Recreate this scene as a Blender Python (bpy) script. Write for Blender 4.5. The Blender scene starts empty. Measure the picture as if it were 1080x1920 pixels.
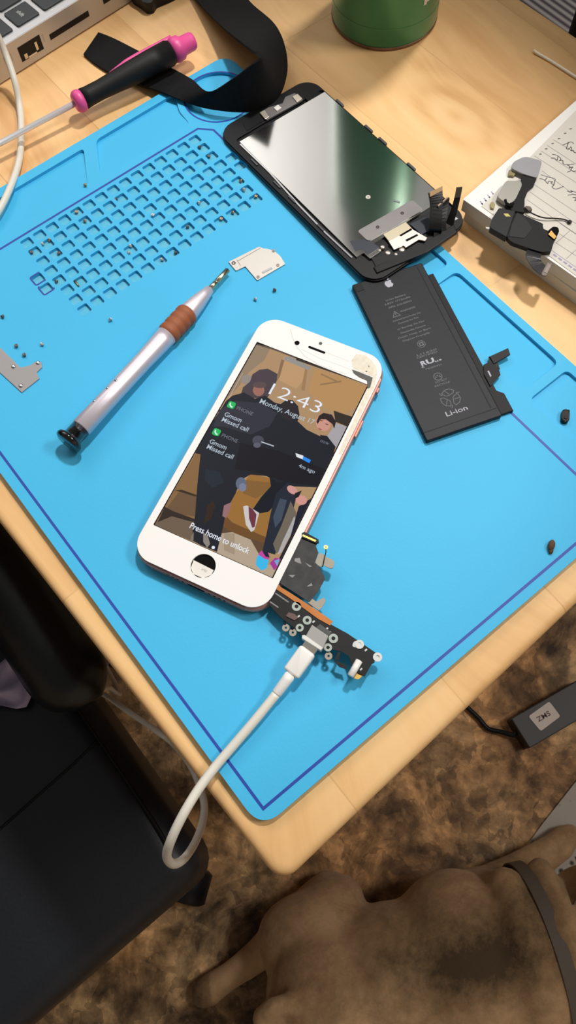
import bpy, bmesh, math, random
from mathutils import Vector, Matrix, noise as mnoise
random.seed(7)
SC = bpy.context.scene
COL = SC.collection

# ------------------------------------------------------------------ camera measures (world in millimetres while building)
F_PX, CX, CY = 1440.0, 540.0, 960.0
ROT = Matrix(((0.7785056983565767, -0.6269123578672318, -0.030162446513624562),
              (-0.5924159441631895, -0.7180963083943481, -0.36521369220176564),
              (0.2072974354100305, 0.30218965472655995, -0.9304349444473089)))
CAM = Vector((19.6, -8.1, 1080.0))
TT = 750.0           # table top height
MT = 754.0           # mat top height

def P(px, py, h):
    """point h mm above the table top that the photo shows at (px, py)"""
    d = ROT.transposed() @ Vector((px - CX, py - CY, F_PX))
    s = (TT + h - CAM.z) / d.z
    return CAM + d * s

def PP(pts, h):
    return [P(a, b, h) for a, b in pts]

# ------------------------------------------------------------------ materials
def lin(c):
    c = c / 255.0
    return c / 12.92 if c <= 0.04045 else ((c + 0.055) / 1.055) ** 2.4
def rgb(c):
    return (lin(c[0]), lin(c[1]), lin(c[2]), 1.0)

MATS = {}
def M(name, c, rough=0.5, metal=0.0, spec=0.5, var=None, bump=None, coat=0.0, sheen=0.0, aniso=None, scl=(1, 1, 1)):
    """principled material; var=(scale, other colour, sharpness) mottles it, bump=(scale, strength)"""
    if name in MATS: return MATS[name]
    if sum(c) < 130 and spec == 0.5 and coat == 0.0: spec = 0.25
    m = bpy.data.materials.new(name); m.use_nodes = True
    nt = m.node_tree; b = nt.nodes['Principled BSDF']
    b.inputs['Base Color'].default_value = rgb(c)
    b.inputs['Roughness'].default_value = rough
    b.inputs['Metallic'].default_value = metal
    b.inputs['Specular IOR Level'].default_value = spec
    b.inputs['Coat Weight'].default_value = coat
    b.inputs['Sheen Weight'].default_value = sheen
    if var or bump:
        tc = nt.nodes.new('ShaderNodeTexCoord'); mp = nt.nodes.new('ShaderNodeMapping')
        mp.inputs['Scale'].default_value = scl
        nt.links.new(tc.outputs['Object'], mp.inputs['Vector'])
    if var:
        n = nt.nodes.new('ShaderNodeTexNoise'); n.inputs['Scale'].default_value = var[0]; n.inputs['Detail'].default_value = 6
        nt.links.new(mp.outputs['Vector'], n.inputs['Vector'])
        r = nt.nodes.new('ShaderNodeValToRGB'); w = var[2] if len(var) > 2 else 0.2
        r.color_ramp.elements[0].position = 0.5 - w; r.color_ramp.elements[1].position = 0.5 + w
        r.color_ramp.elements[0].color = rgb(c); r.color_ramp.elements[1].color = rgb(var[1])
        nt.links.new(n.outputs['Fac'], r.inputs['Fac']); nt.links.new(r.outputs['Color'], b.inputs['Base Color'])
    if bump:
        n = nt.nodes.new('ShaderNodeTexNoise'); n.inputs['Scale'].default_value = bump[0]; n.inputs['Detail'].default_value = 4
        nt.links.new(mp.outputs['Vector'], n.inputs['Vector'])
        bp = nt.nodes.new('ShaderNodeBump'); bp.inputs['Strength'].default_value = bump[1]; bp.inputs['Distance'].default_value = 0.001
        nt.links.new(n.outputs['Fac'], bp.inputs['Height']); nt.links.new(bp.outputs['Normal'], b.inputs['Normal'])
    MATS[name] = m
    return m

def ME(name, c, strength=1.0, rough=0.07):
    """a lit patch of the phone's screen"""
    if name in MATS: return MATS[name]
    m = bpy.data.materials.new(name); m.use_nodes = True
    b = m.node_tree.nodes['Principled BSDF']
    b.inputs['Base Color'].default_value = (0.004, 0.004, 0.005, 1); b.inputs['Roughness'].default_value = rough
    b.inputs['Specular IOR Level'].default_value = 0.3; b.inputs['Emission Color'].default_value = rgb(c); b.inputs['Emission Strength'].default_value = strength
    MATS[name] = m
    return m

def wood_material():
    m = bpy.data.materials.new('laminated wood'); m.use_nodes = True
    nt = m.node_tree; N = nt.nodes; L = nt.links; b = N['Principled BSDF']
    b.inputs['Roughness'].default_value = 0.42; b.inputs['Specular IOR Level'].default_value = 0.35
    tc = N.new('ShaderNodeTexCoord')
    def math_(op, a=None, bb=None):
        n = N.new('ShaderNodeMath'); n.operation = op
        for i, v in enumerate((a, bb)):
            if v is None: continue
            if isinstance(v, (int, float)): n.inputs[i].default_value = v
            else: L.new(v, n.inputs[i])
        return n.outputs[0]
    # staves: board strips along y, each with its own tone and shifted grain
    mp = N.new('ShaderNodeMapping'); mp.inputs['Rotation'].default_value = (0, 0, math.radians(90)); L.new(tc.outputs['Object'], mp.inputs['Vector'])
    br = N.new('ShaderNodeTexBrick'); br.inputs['Scale'].default_value = 1.0; br.inputs['Brick Width'].default_value = 0.42; br.inputs['Row Height'].default_value = 0.062
    br.inputs['Mortar Size'].default_value = 0.0004; br.inputs['Mortar Smooth'].default_value = 0.3; br.inputs['Bias'].default_value = 0.0
    br.inputs['Color1'].default_value = (0, 0, 0, 1); br.inputs['Color2'].default_value = (1, 1, 1, 1); br.inputs['Mortar'].default_value = (0.5, 0.5, 0.5, 1)
    L.new(mp.outputs['Vector'], br.inputs['Vector'])
    sx = N.new('ShaderNodeSeparateXYZ'); L.new(tc.outputs['Object'], sx.inputs['Vector'])
    cmb = N.new('ShaderNodeCombineXYZ')
    sh = math_('MULTIPLY', br.outputs['Color'], 3.0)
    wob = N.new('ShaderNodeTexNoise'); wob.inputs['Scale'].default_value = 5.0; wob.inputs['Detail'].default_value = 2; L.new(tc.outputs['Object'], wob.inputs['Vector'])
    xo = math_('ADD', math_('MULTIPLY', sx.outputs['X'], 30.0), math_('MULTIPLY', wob.outputs['Fac'], 3.0))
    L.new(math_('ADD', xo, sh), cmb.inputs['X']); L.new(math_('MULTIPLY', sx.outputs['Y'], 3.2), cmb.inputs['Y']); L.new(math_('MULTIPLY', sx.outputs['Z'], 30.0), cmb.inputs['Z'])
    g = N.new('ShaderNodeTexNoise'); g.inputs['Scale'].default_value = 1.0; g.inputs['Detail'].default_value = 5; g.inputs['Roughness'].default_value = 0.6
    L.new(cmb.outputs['Vector'], g.inputs['Vector'])
    fine = N.new('ShaderNodeTexNoise'); fine.inputs['Scale'].default_value = 7.0; fine.inputs['Detail'].default_value = 3; L.new(cmb.outputs['Vector'], fine.inputs['Vector'])
    # a flame knot in the far boards
    kx = math_('SUBTRACT', sx.outputs['X'], 0.100); ky = math_('SUBTRACT', sx.outputs['Y'], -0.112)
    kk = N.new('ShaderNodeCombineXYZ'); L.new(math_('MULTIPLY', kx, 1.0), kk.inputs['X']); L.new(math_('MULTIPLY', ky, 0.55), kk.inputs['Y'])
    ln = N.new('ShaderNodeVectorMath'); ln.operation = 'LENGTH'; L.new(kk.outputs['Vector'], ln.inputs[0])
    ring = math_('SINE', math_('ADD', math_('MULTIPLY', ln.outputs['Value'], 420.0), math_('MULTIPLY', g.outputs['Fac'], 4.0)))
    fall = math_('MULTIPLY', math_('MAXIMUM', math_('SUBTRACT', 1.0, math_('MULTIPLY', ln.outputs['Value'], 26.0)), 0.0), 0.12)
    knot = math_('MULTIPLY', ring, fall)
    tot = math_('ADD', math_('ADD', math_('MULTIPLY', g.outputs['Fac'], 0.75), math_('MULTIPLY', fine.outputs['Fac'], 0.22)), math_('ADD', knot, math_('MULTIPLY', br.outputs['Color'], 0.10)))
    r = N.new('ShaderNodeValToRGB'); e = r.color_ramp.elements
    e[0].position = 0.30; e[0].color = rgb((246, 206, 152)); e[1].position = 0.80; e[1].color = rgb((204, 148, 92))
    e2 = e.new(0.5); e2.color = rgb((238, 192, 134))
    L.new(tot, r.inputs['Fac'])
    mx = N.new('ShaderNodeMix'); mx.data_type = 'RGBA'; L.new(math_('MULTIPLY', br.outputs['Fac'], 0.2), mx.inputs[0]); L.new(r.outputs['Color'], mx.inputs[6]); mx.inputs[7].default_value = rgb((150, 100, 60))
    L.new(mx.outputs[2], b.inputs['Base Color'])
    bp = N.new('ShaderNodeBump'); bp.inputs['Strength'].default_value = 0.08; bp.inputs['Distance'].default_value = 0.0005; L.new(fine.outputs['Fac'], bp.inputs['Height']); L.new(bp.outputs['Normal'], b.inputs['Normal'])
    return m

def floor_material():
    m = bpy.data.materials.new('mottled worn floor'); m.use_nodes = True
    nt = m.node_tree; N = nt.nodes; L = nt.links; b = N['Principled BSDF']
    b.inputs['Roughness'].default_value = 0.6; b.inputs['Specular IOR Level'].default_value = 0.25
    tc = N.new('ShaderNodeTexCoord')
    def nz(s, d, rough=0.6, dist=0.0):
        n = N.new('ShaderNodeTexNoise'); n.inputs['Scale'].default_value = s; n.inputs['Detail'].default_value = d
        n.inputs['Roughness'].default_value = rough; n.inputs['Distortion'].default_value = dist; L.new(tc.outputs['Object'], n.inputs['Vector']); return n
    a = nz(11, 8, 0.68, 0.5); c = nz(4.5, 3, 0.5); d = nz(40, 5, 0.6, 0.3)
    r1 = N.new('ShaderNodeValToRGB'); e = r1.color_ramp.elements
    e[0].position = 0.34; e[0].color = rgb((72, 57, 44)); e[1].position = 0.72; e[1].color = rgb((246, 212, 166))
    x = e.new(0.48); x.color = rgb((154, 128, 97)); x = e.new(0.58); x.color = rgb((202, 168, 126))
    L.new(a.outputs['Fac'], r1.inputs['Fac'])
    r2 = N.new('ShaderNodeValToRGB'); e = r2.color_ramp.elements
    e[0].position = 0.42; e[0].color = (0, 0, 0, 1); e[1].position = 0.62; e[1].color = (1, 1, 1, 1); L.new(c.outputs['Fac'], r2.inputs['Fac'])
    mx = N.new('ShaderNodeMix'); mx.data_type = 'RGBA'; L.new(r2.outputs['Color'], mx.inputs[0]); mx.blend_type = 'MIX'
    m2 = N.new('ShaderNodeMix'); m2.data_type = 'RGBA'; m2.blend_type = 'MULTIPLY'; m2.inputs[0].default_value = 1.0
    L.new(r1.outputs['Color'], mx.inputs[6])
    L.new(r1.outputs['Color'], m2.inputs[6]); m2.inputs[7].default_value = (1.06, 0.87, 0.71, 1)
    L.new(m2.outputs[2], mx.inputs[7])
    r3 = N.new('ShaderNodeValToRGB'); e = r3.color_ramp.elements
    e[0].position = 0.36; e[0].color = (0.35, 0.33, 0.32, 1); e[1].position = 0.62; e[1].color = (1.15, 1.12, 1.08, 1); L.new(d.outputs['Fac'], r3.inputs['Fac'])
    m3 = N.new('ShaderNodeMix'); m3.data_type = 'RGBA'; m3.blend_type = 'MULTIPLY'; m3.inputs[0].default_value = 0.75
    L.new(mx.outputs[2], m3.inputs[6]); L.new(r3.outputs['Color'], m3.inputs[7]); 
    vz = N.new('ShaderNodeTexVoronoi'); vz.inputs['Scale'].default_value = 62; wv_ = N.new('ShaderNodeVectorMath'); wv_.operation = 'MULTIPLY_ADD'
    nw = nz(30, 3); L.new(nw.outputs['Color'], wv_.inputs[0]); wv_.inputs[1].default_value = (0.05, 0.05, 0.0); L.new(tc.outputs['Object'], wv_.inputs[2]); L.new(wv_.outputs[0], vz.inputs['Vector'])
    r4 = N.new('ShaderNodeValToRGB'); e = r4.color_ramp.elements; e[0].position = 0.15; e[0].color = (0.55, 0.53, 0.50, 1); e[1].position = 0.9; e[1].color = (1.6, 1.56, 1.44, 1)
    sv = N.new('ShaderNodeSeparateColor'); L.new(vz.outputs['Color'], sv.inputs[0]); L.new(sv.outputs[0], r4.inputs['Fac'])
    m4 = N.new('ShaderNodeMix'); m4.data_type = 'RGBA'; m4.blend_type = 'MULTIPLY'; m4.inputs[0].default_value = 0.55; L.new(m3.outputs[2], m4.inputs[6]); L.new(r4.outputs['Color'], m4.inputs[7]); L.new(m4.outputs[2], b.inputs['Base Color'])
    bp = N.new('ShaderNodeBump'); bp.inputs['Strength'].default_value = 0.5; bp.inputs['Distance'].default_value = 0.002; L.new(d.outputs['Fac'], bp.inputs['Height']); L.new(bp.outputs['Normal'], b.inputs['Normal'])
    return m

# ------------------------------------------------------------------ mesh builder
class Frame:
    """local axes: u, v in the plane, w up"""
    def __init__(s, o=(0, 0, 0), ang=0.0, u=None, v=None, w=None):
        s.o = Vector(o); a = math.radians(ang)
        s.u = Vector(u) if u is not None else Vector((math.cos(a), math.sin(a), 0))
        s.v = Vector(v) if v is not None else Vector((-math.sin(a), math.cos(a), 0))
        s.w = Vector(w) if w is not None else s.u.cross(s.v)
    def __call__(s, u, v, w=0.0):
        return s.o + s.u * u + s.v * v + s.w * w
WORLD = Frame()

class B:
    def __init__(s): s.v = []; s.f = []; s.mi = []; s.sm = []; s.mats = []
    def mat(s, m):
        if m not in s.mats: s.mats.append(m)
        return s.mats.index(m)
    def add(s, verts, faces, m, smooth=False):
        k = len(s.v); i = s.mat(m)
        s.v += [Vector(p) for p in verts]
        for f in faces: s.f.append([k + q for q in f]); s.mi.append(i); s.sm.append(smooth)
        return s
    def add_bm(s, bm, m, fr=WORLD, smooth=False):
        bmesh.ops.recalc_face_normals(bm, faces=bm.faces)
        bm.verts.index_update()
        s.add([fr(*v.co) for v in bm.verts], [[v.index for v in f.verts] for f in bm.faces], m, smooth); bm.free(); return s
    # -- a prism over a polygon
    def prism(s, pts, z0, z1, m, fr=WORLD, bev=0.0, seg=2, bottom=False, smooth=False):
        bm = bmesh.new(); n = len(pts)
        lo = [bm.verts.new((p[0], p[1], z0)) for p in pts]; hi = [bm.verts.new((p[0], p[1], z1)) for p in pts]
        fb = bm.faces.new(lo); ft = bm.faces.new(hi)
        for i in range(n): bm.faces.new((lo[i], lo[(i + 1) % n], hi[(i + 1) % n], hi[i]))
        if bev > 0:
            ed = list(ft.edges) + (list(fb.edges) if bottom else [])
            bmesh.ops.bevel(bm, geom=ed, offset=bev, segments=seg, affect='EDGES', clamp_overlap=True, profile=0.5)
        return s.add_bm(bm, m, fr, smooth)
    def box(s, c, d, m, fr=WORLD, bev=0.0, seg=2, allbev=False, smooth=False):
        bm = bmesh.new(); bmesh.ops.create_cube(bm, size=1.0)
        for v in bm.verts: v.co = Vector((c[0] + v.co.x * d[0], c[1] + v.co.y * d[1], c[2] + v.co.z * d[2]))
        if bev > 0:
            bmesh.ops.bevel(bm, geom=list(bm.edges), offset=bev, segments=seg, affect='EDGES', clamp_overlap=True, profile=0.5)
        return s.add_bm(bm, m, fr, smooth)
    def flat(s, pts, m):
        return s.add(pts, [list(range(len(pts)))], m)
    def tube(s, path, r, m, n=12, caps=True, closed=False, fr=WORLD):
        path = [fr(*p) for p in path]; K = len(path)
        rs = r if isinstance(r, (list, tuple)) else [r] * K
        tang = []
        for i in range(K):
            a = path[(i - 1) % K] if (closed or i > 0) else path[i]; b = path[(i + 1) % K] if (closed or i < K - 1) else path[i]
            t = (b - a); tang.append(t.normalized() if t.length > 1e-9 else Vector((0, 0, 1)))
        up = Vector((0, 0, 1)) if abs(tang[0].z) < 0.9 else Vector((1, 0, 0))
        nrm = (up - tang[0] * up.dot(tang[0])).normalized(); verts = []
        for i in range(K):
            if i:
                nrm = nrm - tang[i] * nrm.dot(tang[i])
                nrm = nrm.normalized() if nrm.length > 1e-6 else tang[i].orthogonal().normalized()
            bn = tang[i].cross(nrm)
            for k in range(n):
                a = 2 * math.pi * k / n
                verts.append(path[i] + (nrm * math.cos(a) + bn * math.sin(a)) * rs[i])
        faces = []
        for i in range(K if closed else K - 1):
            j = (i + 1) % K
            for k in range(n): faces.append((i * n + k, i * n + (k + 1) % n, j * n + (k + 1) % n, j * n + k))
        if caps and not closed:
            faces.append(tuple(reversed(range(n)))); faces.append(tuple(range((K - 1) * n, K * n)))
        return s.add(verts, faces, m, True)
    def lathe(s, p0, p1, prof, m, n=32, ang0=0.0):
        """prof = [(distance along p0->p1 in mm, radius)]"""
        p0 = Vector(p0); d = (Vector(p1) - p0).normalized()
        a = d.orthogonal().normalized(); b = d.cross(a); verts = []; faces = []
        for t, r in prof:
            for k in range(n):
                q = 2 * math.pi * k / n + ang0; verts.append(p0 + d * t + (a * math.cos(q) + b * math.sin(q)) * max(r, 1e-4))
        K = len(prof)
        for i in range(K - 1):
            for k in range(n): faces.append((i * n + k, i * n + (k + 1) % n, (i + 1) * n + (k + 1) % n, (i + 1) * n + k))
        faces.append(tuple(reversed(range(n)))); faces.append(tuple(range((K - 1) * n, K * n)))
        return s.add(verts, faces, m, True)
    def ball(s, c, r, m, n=16, fr=WORLD):
        bm = bmesh.new(); bmesh.ops.create_uvsphere(bm, u_segments=n, v_segments=max(6, n // 2), radius=1.0)
        rr = r if isinstance(r, (list, tuple)) else (r, r, r)
        for v in bm.verts: v.co = Vector((c[0] + v.co.x * rr[0], c[1] + v.co.y * rr[1], c[2] + v.co.z * rr[2]))
        return s.add_bm(bm, m, fr, True)
    def ring(s, c, r0, r1, z0, z1, m, n=20, fr=WORLD):
        v = []; f = []
        for k in range(n):
            a = 2 * math.pi * k / n; ca, sa = math.cos(a), math.sin(a)
            for r, z in ((r0, z0), (r1, z0), (r1, z1), (r0, z1)): v.append(fr(c[0] + r * ca, c[1] + r * sa, z))
        for k in range(n):
            j = (k + 1) % n
            for q in range(4): f.append((k * 4 + q, j * 4 + q, j * 4 + (q + 1) % 4, k * 4 + (q + 1) % 4))
        return s.add(v, f, m)
    def plate(s, outer, holes, z0, z1, m, fr=WORLD, hole_mat=None, n_dusty=0):
        """slab with holes: holes = [(loop, bottom height function or None for a through hole)]"""
        bm = bmesh.new()
        def loop(pts, z): return [bm.verts.new((p[0], p[1], z(p) if callable(z) else z)) for p in pts]
        edges = []
        def ringe(vs):
            for i in range(len(vs)): edges.append(bm.edges.new((vs[i], vs[(i + 1) % len(vs)])))
        ot = loop(outer, z1); ringe(ot); ob = loop(outer, z0); n = len(outer); walls = []
        for pts, zb in holes:
            ht = loop(pts, z1); ringe(ht); hb = loop(pts, z0 if zb is None else zb); walls.append((ht, hb, zb))
        bmesh.ops.triangle_fill(bm, use_beauty=True, use_dissolve=False, edges=edges)
        for i in range(n): bm.faces.new((ob[i], ob[(i + 1) % n], ot[(i + 1) % n], ot[i]))
        if all(w[2] is not None for w in walls): bm.faces.new(ob)
        for ht, hb, zb in walls:
            k = len(ht)
            for i in range(k): bm.faces.new((ht[i], ht[(i + 1) % k], hb[(i + 1) % k], hb[i]))
            if zb is not None: bm.faces.new(hb)
        if hole_mat:
            s.add([fr(p[0], p[1], (zb(p) if callable(zb) else zb) + 0.03) for pts, zb in holes[:n_dusty] for p in pts], [list(range(k * len(holes[0][0]), (k + 1) * len(holes[0][0]))) for k in range(n_dusty)], hole_mat)
        return s.add_bm(bm, m, fr)
    def text(s, body, size, m, fr, u=0.0, v=0.0, w=0.0, width=None, align='CENTER', depth=0.0, bold=0.0, res=3):
        cu = bpy.data.curves.new('t', 'FONT'); cu.body = body; cu.size = size; cu.align_x = align; cu.resolution_u = res; cu.offset = bold
        ob = bpy.data.objects.new('t', cu); COL.objects.link(ob)
        me = bpy.data.meshes.new_from_object(ob.evaluated_get(bpy.context.evaluated_depsgraph_get()))
        xs = [q.co.x for q in me.vertices]
        if xs:
            k = width / (max(xs) - min(xs)) if width else 1.0; sh = -min(xs) * k if (width and align == 'LEFT') else 0.0
            s.add([fr(u + sh + q.co.x * k, v + q.co.y, w) for q in me.vertices], [list(p.vertices) for p in me.polygons], m)
        bpy.data.objects.remove(ob); bpy.data.curves.remove(cu); bpy.data.meshes.remove(me); return s
    def build(s, name, origin=(0, 0, 0)):
        me = bpy.data.meshes.new(name); o = Vector(origin)
        me.from_pydata([(p - o) * 0.001 for p in s.v], [], s.f); me.validate()
        for m in s.mats: me.materials.append(m)
        if len(me.polygons) == len(s.f):
            me.polygons.foreach_set('material_index', s.mi); me.polygons.foreach_set('use_smooth', s.sm)
        me.update(); return me

ORG = {}
def tag(o, label=None, cat=None, group=None, kind=None):
    if label: o['label'] = label
    if cat: o['category'] = cat
    if group: o['group'] = group
    if kind: o['kind'] = kind
    return o
def thing(name, label, cat, loc, group=None):
    o = bpy.data.objects.new(name, None); COL.objects.link(o); o.empty_display_size = 0.01
    o.location = Vector(loc) * 0.001; ORG[o] = Vector(loc); return tag(o, label, cat, group)
def part(name, b, parent, label=None):
    org = ORG[parent]; o = bpy.data.objects.new(name, b.build(name, org)); COL.objects.link(o); o.parent = parent; ORG[o] = org
    return tag(o, label)
def single(name, b, label, cat, loc, group=None):
    o = bpy.data.objects.new(name, b.build(name, loc)); COL.objects.link(o); o.location = Vector(loc) * 0.001; ORG[o] = Vector(loc)
    return tag(o, label, cat, group)
def structure(name, b, loc=(0, 0, 0), label=None):
    o = bpy.data.objects.new(name, b.build(name, loc)); COL.objects.link(o); o.location = Vector(loc) * 0.001
    o['kind'] = 'structure'; ORG[o] = Vector(loc); return tag(o, label)
def auto_smooth(o, deg=35):
    for p in o.data.polygons: p.use_smooth = True
    o.data.set_sharp_from_angle(angle=math.radians(deg)); return o

def rrect(w, h, r, n=6, cx=0.0, cy=0.0):
    pts = []
    for (sx, sy, a0) in ((1, 1, 0), (-1, 1, 90), (-1, -1, 180), (1, -1, 270)):
        for k in range(n + 1):
            a = math.radians(a0 + 90 * k / n); pts.append((cx + sx * (w / 2 - r) + r * math.cos(a), cy + sy * (h / 2 - r) + r * math.sin(a)))
    return pts
def circle(cx, cy, r, n=32, ry=None):
    return [(cx + r * math.cos(2 * math.pi * k / n), cy + (ry or r) * math.sin(2 * math.pi * k / n)) for k in range(n)]
def rounded(pts, r, n=4):
    """round the corners of a polygon"""
    out = []; K = len(pts)
    for i in range(K):
        p = Vector(pts[i][:2]); a = Vector(pts[i - 1][:2]); b = Vector(pts[(i + 1) % K][:2])
        d = min(r, (a - p).length * 0.45, (b - p).length * 0.45)
        q0 = p + (a - p).normalized() * d; q1 = p + (b - p).normalized() * d
        for k in range(n + 1):
            t = k / n; out.append(tuple(q0 * (1 - t) ** 2 + p * 2 * t * (1 - t) + q1 * t * t))
    return out
def spline(pts, n=8, closed=False):
    pts = [Vector(p) for p in pts]; K = len(pts); out = []
    for i in range(K if closed else K - 1):
        p0 = pts[i - 1] if (closed or i > 0) else pts[0] * 2 - pts[1]; p1 = pts[i]; p2 = pts[(i + 1) % K]
        p3 = pts[(i + 2) % K] if (closed or i < K - 2) else pts[-1] * 2 - pts[-2]
        for k in range(n):
            t = k / n
            out.append(0.5 * ((2 * p1) + (p2 - p0) * t + (2 * p0 - 5 * p1 + 4 * p2 - p3) * t * t + (3 * p1 - p0 - 3 * p2 + p3) * t ** 3))
    if not closed: out.append(pts[-1])
    return out
def strip(b, path, width, z0, z1, m, closed=False):
    """a flat line of given width along a 2-D path"""
    K = len(path); L = []; R = []
    for i in range(K):
        a = Vector(path[i - 1 if (closed or i > 0) else i][:2]); c = Vector(path[(i + 1) % K if (closed or i < K - 1) else i][:2]); p = Vector(path[i][:2])
        d1 = (p - a).normalized() if (p - a).length > 1e-9 else (c - p).normalized(); d2 = (c - p).normalized() if (c - p).length > 1e-9 else d1
        t = (d1 + d2).normalized(); nn = Vector((-t.y, t.x)); k = 1.0 / max(0.5, nn.dot(Vector((-d1.y, d1.x))))
        L.append(p + nn * width / 2 * k); R.append(p - nn * width / 2 * k)
    v = []
    for i in range(K):
        v += [(L[i].x, L[i].y, z1), (R[i].x, R[i].y, z1), (R[i].x, R[i].y, z0), (L[i].x, L[i].y, z0)]
    f = []
    for i in range(K if closed else K - 1):
        j = (i + 1) % K
        for q in range(4): f.append((i * 4 + q, j * 4 + q, j * 4 + (q + 1) % 4, i * 4 + (q + 1) % 4))
    if not closed: f += [(0, 1, 2, 3), ((K - 1) * 4 + 3, (K - 1) * 4 + 2, (K - 1) * 4 + 1, (K - 1) * 4)]
    b.add(v, f, m); return b

WHITE = M('white glazed plastic', (232, 231, 228), 0.25)
BLACKP = M('black plastic', (22, 22, 25), 0.4)
CHROME = M('bright steel', (205, 205, 208), 0.22, 1.0)
STEEL = M('satin steel plate', (194, 190, 184), 0.45, 0.6)
GOLD = M('gold contacts', (196, 160, 88), 0.35, 1.0)

# ================================================================== SETTING
b = B(); FL = floor_material()
b.box((300, 300, -10), (5000, 5000, 20), FL)
structure('floor', b, (0, 0, 0))
WALLM = M('cream wall paint', (226, 216, 198), 0.8, var=(3, (218, 206, 188), 0.3))
for nm, c, d in (('wall_far', (300, 2620, 1200), (4840, 40, 2400)), ('wall_right', (2740, 200, 1200), (40, 4800, 2400)), ('wall_left', (-2140, 200, 1200), (40, 4800, 2400)), ('wall_near', (300, -2220, 1200), (4840, 40, 2400))):
    b = B(); b.box(c, d, WALLM); structure(nm, b)
for nm, c, d in (('baseboard_far', (300, 2594, 45), (4840, 12, 90)), ('baseboard_right', (2714, 200, 45), (12, 4780, 90))):
    b = B(); b.box(c, d, WHITE); structure(nm, b)

# ------------------------------------------------------------------ wooden table
WOOD = wood_material(); LEGW = M('leg wood', (206, 160, 105), 0.45, var=(30, (190, 140, 88), 0.2), scl=(1, 1, 0.1))
TF = Frame((-6.5, -20.5, 0), 2.1)
tbl = thing('wooden_table', 'small pale laminated wood table under the blue repair mat', 'table', (220, 340, 0))
b = B(); bm = bmesh.new(); rings = []
for ins, z in ((3, 722), (0.9, 722.9), (0, 725), (0, 745.5), (0.35, 747.2), (1.2, 748.7), (2.6, 749.7), (4.5, 750)):
    rings.append([bm.verts.new((x, y, z)) for x, y in rrect(436 - 2 * ins, 780 - 2 * ins, 8 - ins, 8, 218, 390)])
for a_, c_ in zip(rings, rings[1:]):
    for k in range(len(a_)): bm.faces.new((a_[k], a_[(k + 1) % len(a_)], c_[(k + 1) % len(a_)], c_[k]))
bm.faces.new(rings[0]); bm.faces.new(rings[-1]); b.add_bm(bm, WOOD, TF)
auto_smooth(part('tabletop', b, tbl))
b = B()
for (x0, y0, w, l) in ((50, 50, 340, 20), (50, 710, 340, 20), (50, 70, 20, 640), (370, 70, 20, 640)): b.box((x0 + w / 2, y0 + l / 2, 692), (w, l, 60), LEGW, TF, 1.5)
part('apron', b, tbl)
for (x, y) in ((48, 48), (392, 48), (48, 732), (392, 732)):
    b = B(); b.prism([(x - 20, y - 20), (x + 20, y - 20), (x + 20, y + 20), (x - 20, y + 20)], 0, 722, LEGW, TF, bev=1.0); part('leg', b, tbl)

# ------------------------------------------------------------------ blue silicone repair mat
BLUE = M('blue silicone', (65, 179, 228), 0.55, spec=0.3, var=(9, (69, 184, 232), 0.25), bump=(900, 0.05))
NAVY = M('navy print', (18, 62, 160), 0.5)
GX0, GY0, PITCH, CELL = 81.6, 307.6, 8.0, 5.9
holes = []; cells = []
def cell_centre(r, c): return (GX0 + PITCH * c, GY0 - PITCH * r)
for r in range(8):
    for c in range(15): cells.append((r, c))
cells += [(3, 15), (4, 15), (3, -1), (4, -1)]
for r, c in cells:
    x, y = cell_centre(r, c); holes.append((rrect(CELL, CELL, 0.9, 2, x, y), lambda p: MT - 1.7))
rL = rounded([(12, 319), (128.2, 319), (141.8, 344.0), (12, 344.0)], 3, 4)
rM = rounded([(136.8, 319), (198.5, 319), (199.5, 331), (206, 344.5), (150.6, 344.5)], 3, 4)
def ramp_y(p): return MT - 0.12 - 1.75 * min(1.0, max(0.0, (p[1] - 319) / 25.5))
holes += [(rL, ramp_y), (rM, ramp_y)]
holes.append((circle(223.6, 325.7, 19.4, 44), lambda p: MT - 1.6))
r1 = rounded([(219, 152.5), (243.4, 152.5), (243.4, 296), (219, 296)], 3, 4)
r2 = rounded([(219, 74.5), (243.4, 74.5), (243.4, 146.5), (219, 146.5)], 4, 4)
r3 = rounded([(218, 12), (243.4, 12), (243.4, 69.4), (218, 69.4)], 3, 4)
def ramp_x(p): return MT - 0.12 - 1.75 * min(1.0, max(0.0, (p[0] - 219) / 24.4))
holes += [(r1, ramp_x), (r2, ramp_x), (r3, lambda p: MT - 1.7)]
mat = thing('repair_mat', 'large blue silicone repair mat with parts grid and navy outline', 'work mat', (124, 175, 750))
b = B(); b.plate(rounded([(0, 0), (248, 0), (248, 350), (0, 350)], 10, 8), holes, TT + 0.05, MT, BLUE, hole_mat=M('dusty blue silicone', (80, 180, 214), 0.6, spec=0.2, var=(260, (104, 184, 208), 0.2)), n_dusty=len(cells))
part('mat_sheet', b, mat)
b = B(); z0, z1 = MT - 0.02, MT + 0.06
strip(b, [(5.4, 5.6), (206.0, 4.6), (206.0, 306.8), (199.8, 313.3), (5.4, 313.3)], 1.25, z0, z1, NAVY, True)
part('printed_outline', b, mat, 'thin navy outline printed on the mat')
b = B()
for r, c in ((3, -1), (4, -1)):
    x, y = cell_centre(r, c); q_ = rrect(CELL + 0.5, CELL + 0.5, 1.0, 3, x, y); b = B(); strip(b, q_[4:] if r == 4 else q_[2:14], 0.9, z0, z1, NAVY); part('printed_mark', b, mat, 'navy rim round a grid cell')
b = B(); strip(b, circle(223.6, 325.7, 19.9, 44), 1.0, z0, z1, NAVY, True)
part('printed_mark', b, mat, 'navy rim round the round well')

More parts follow.
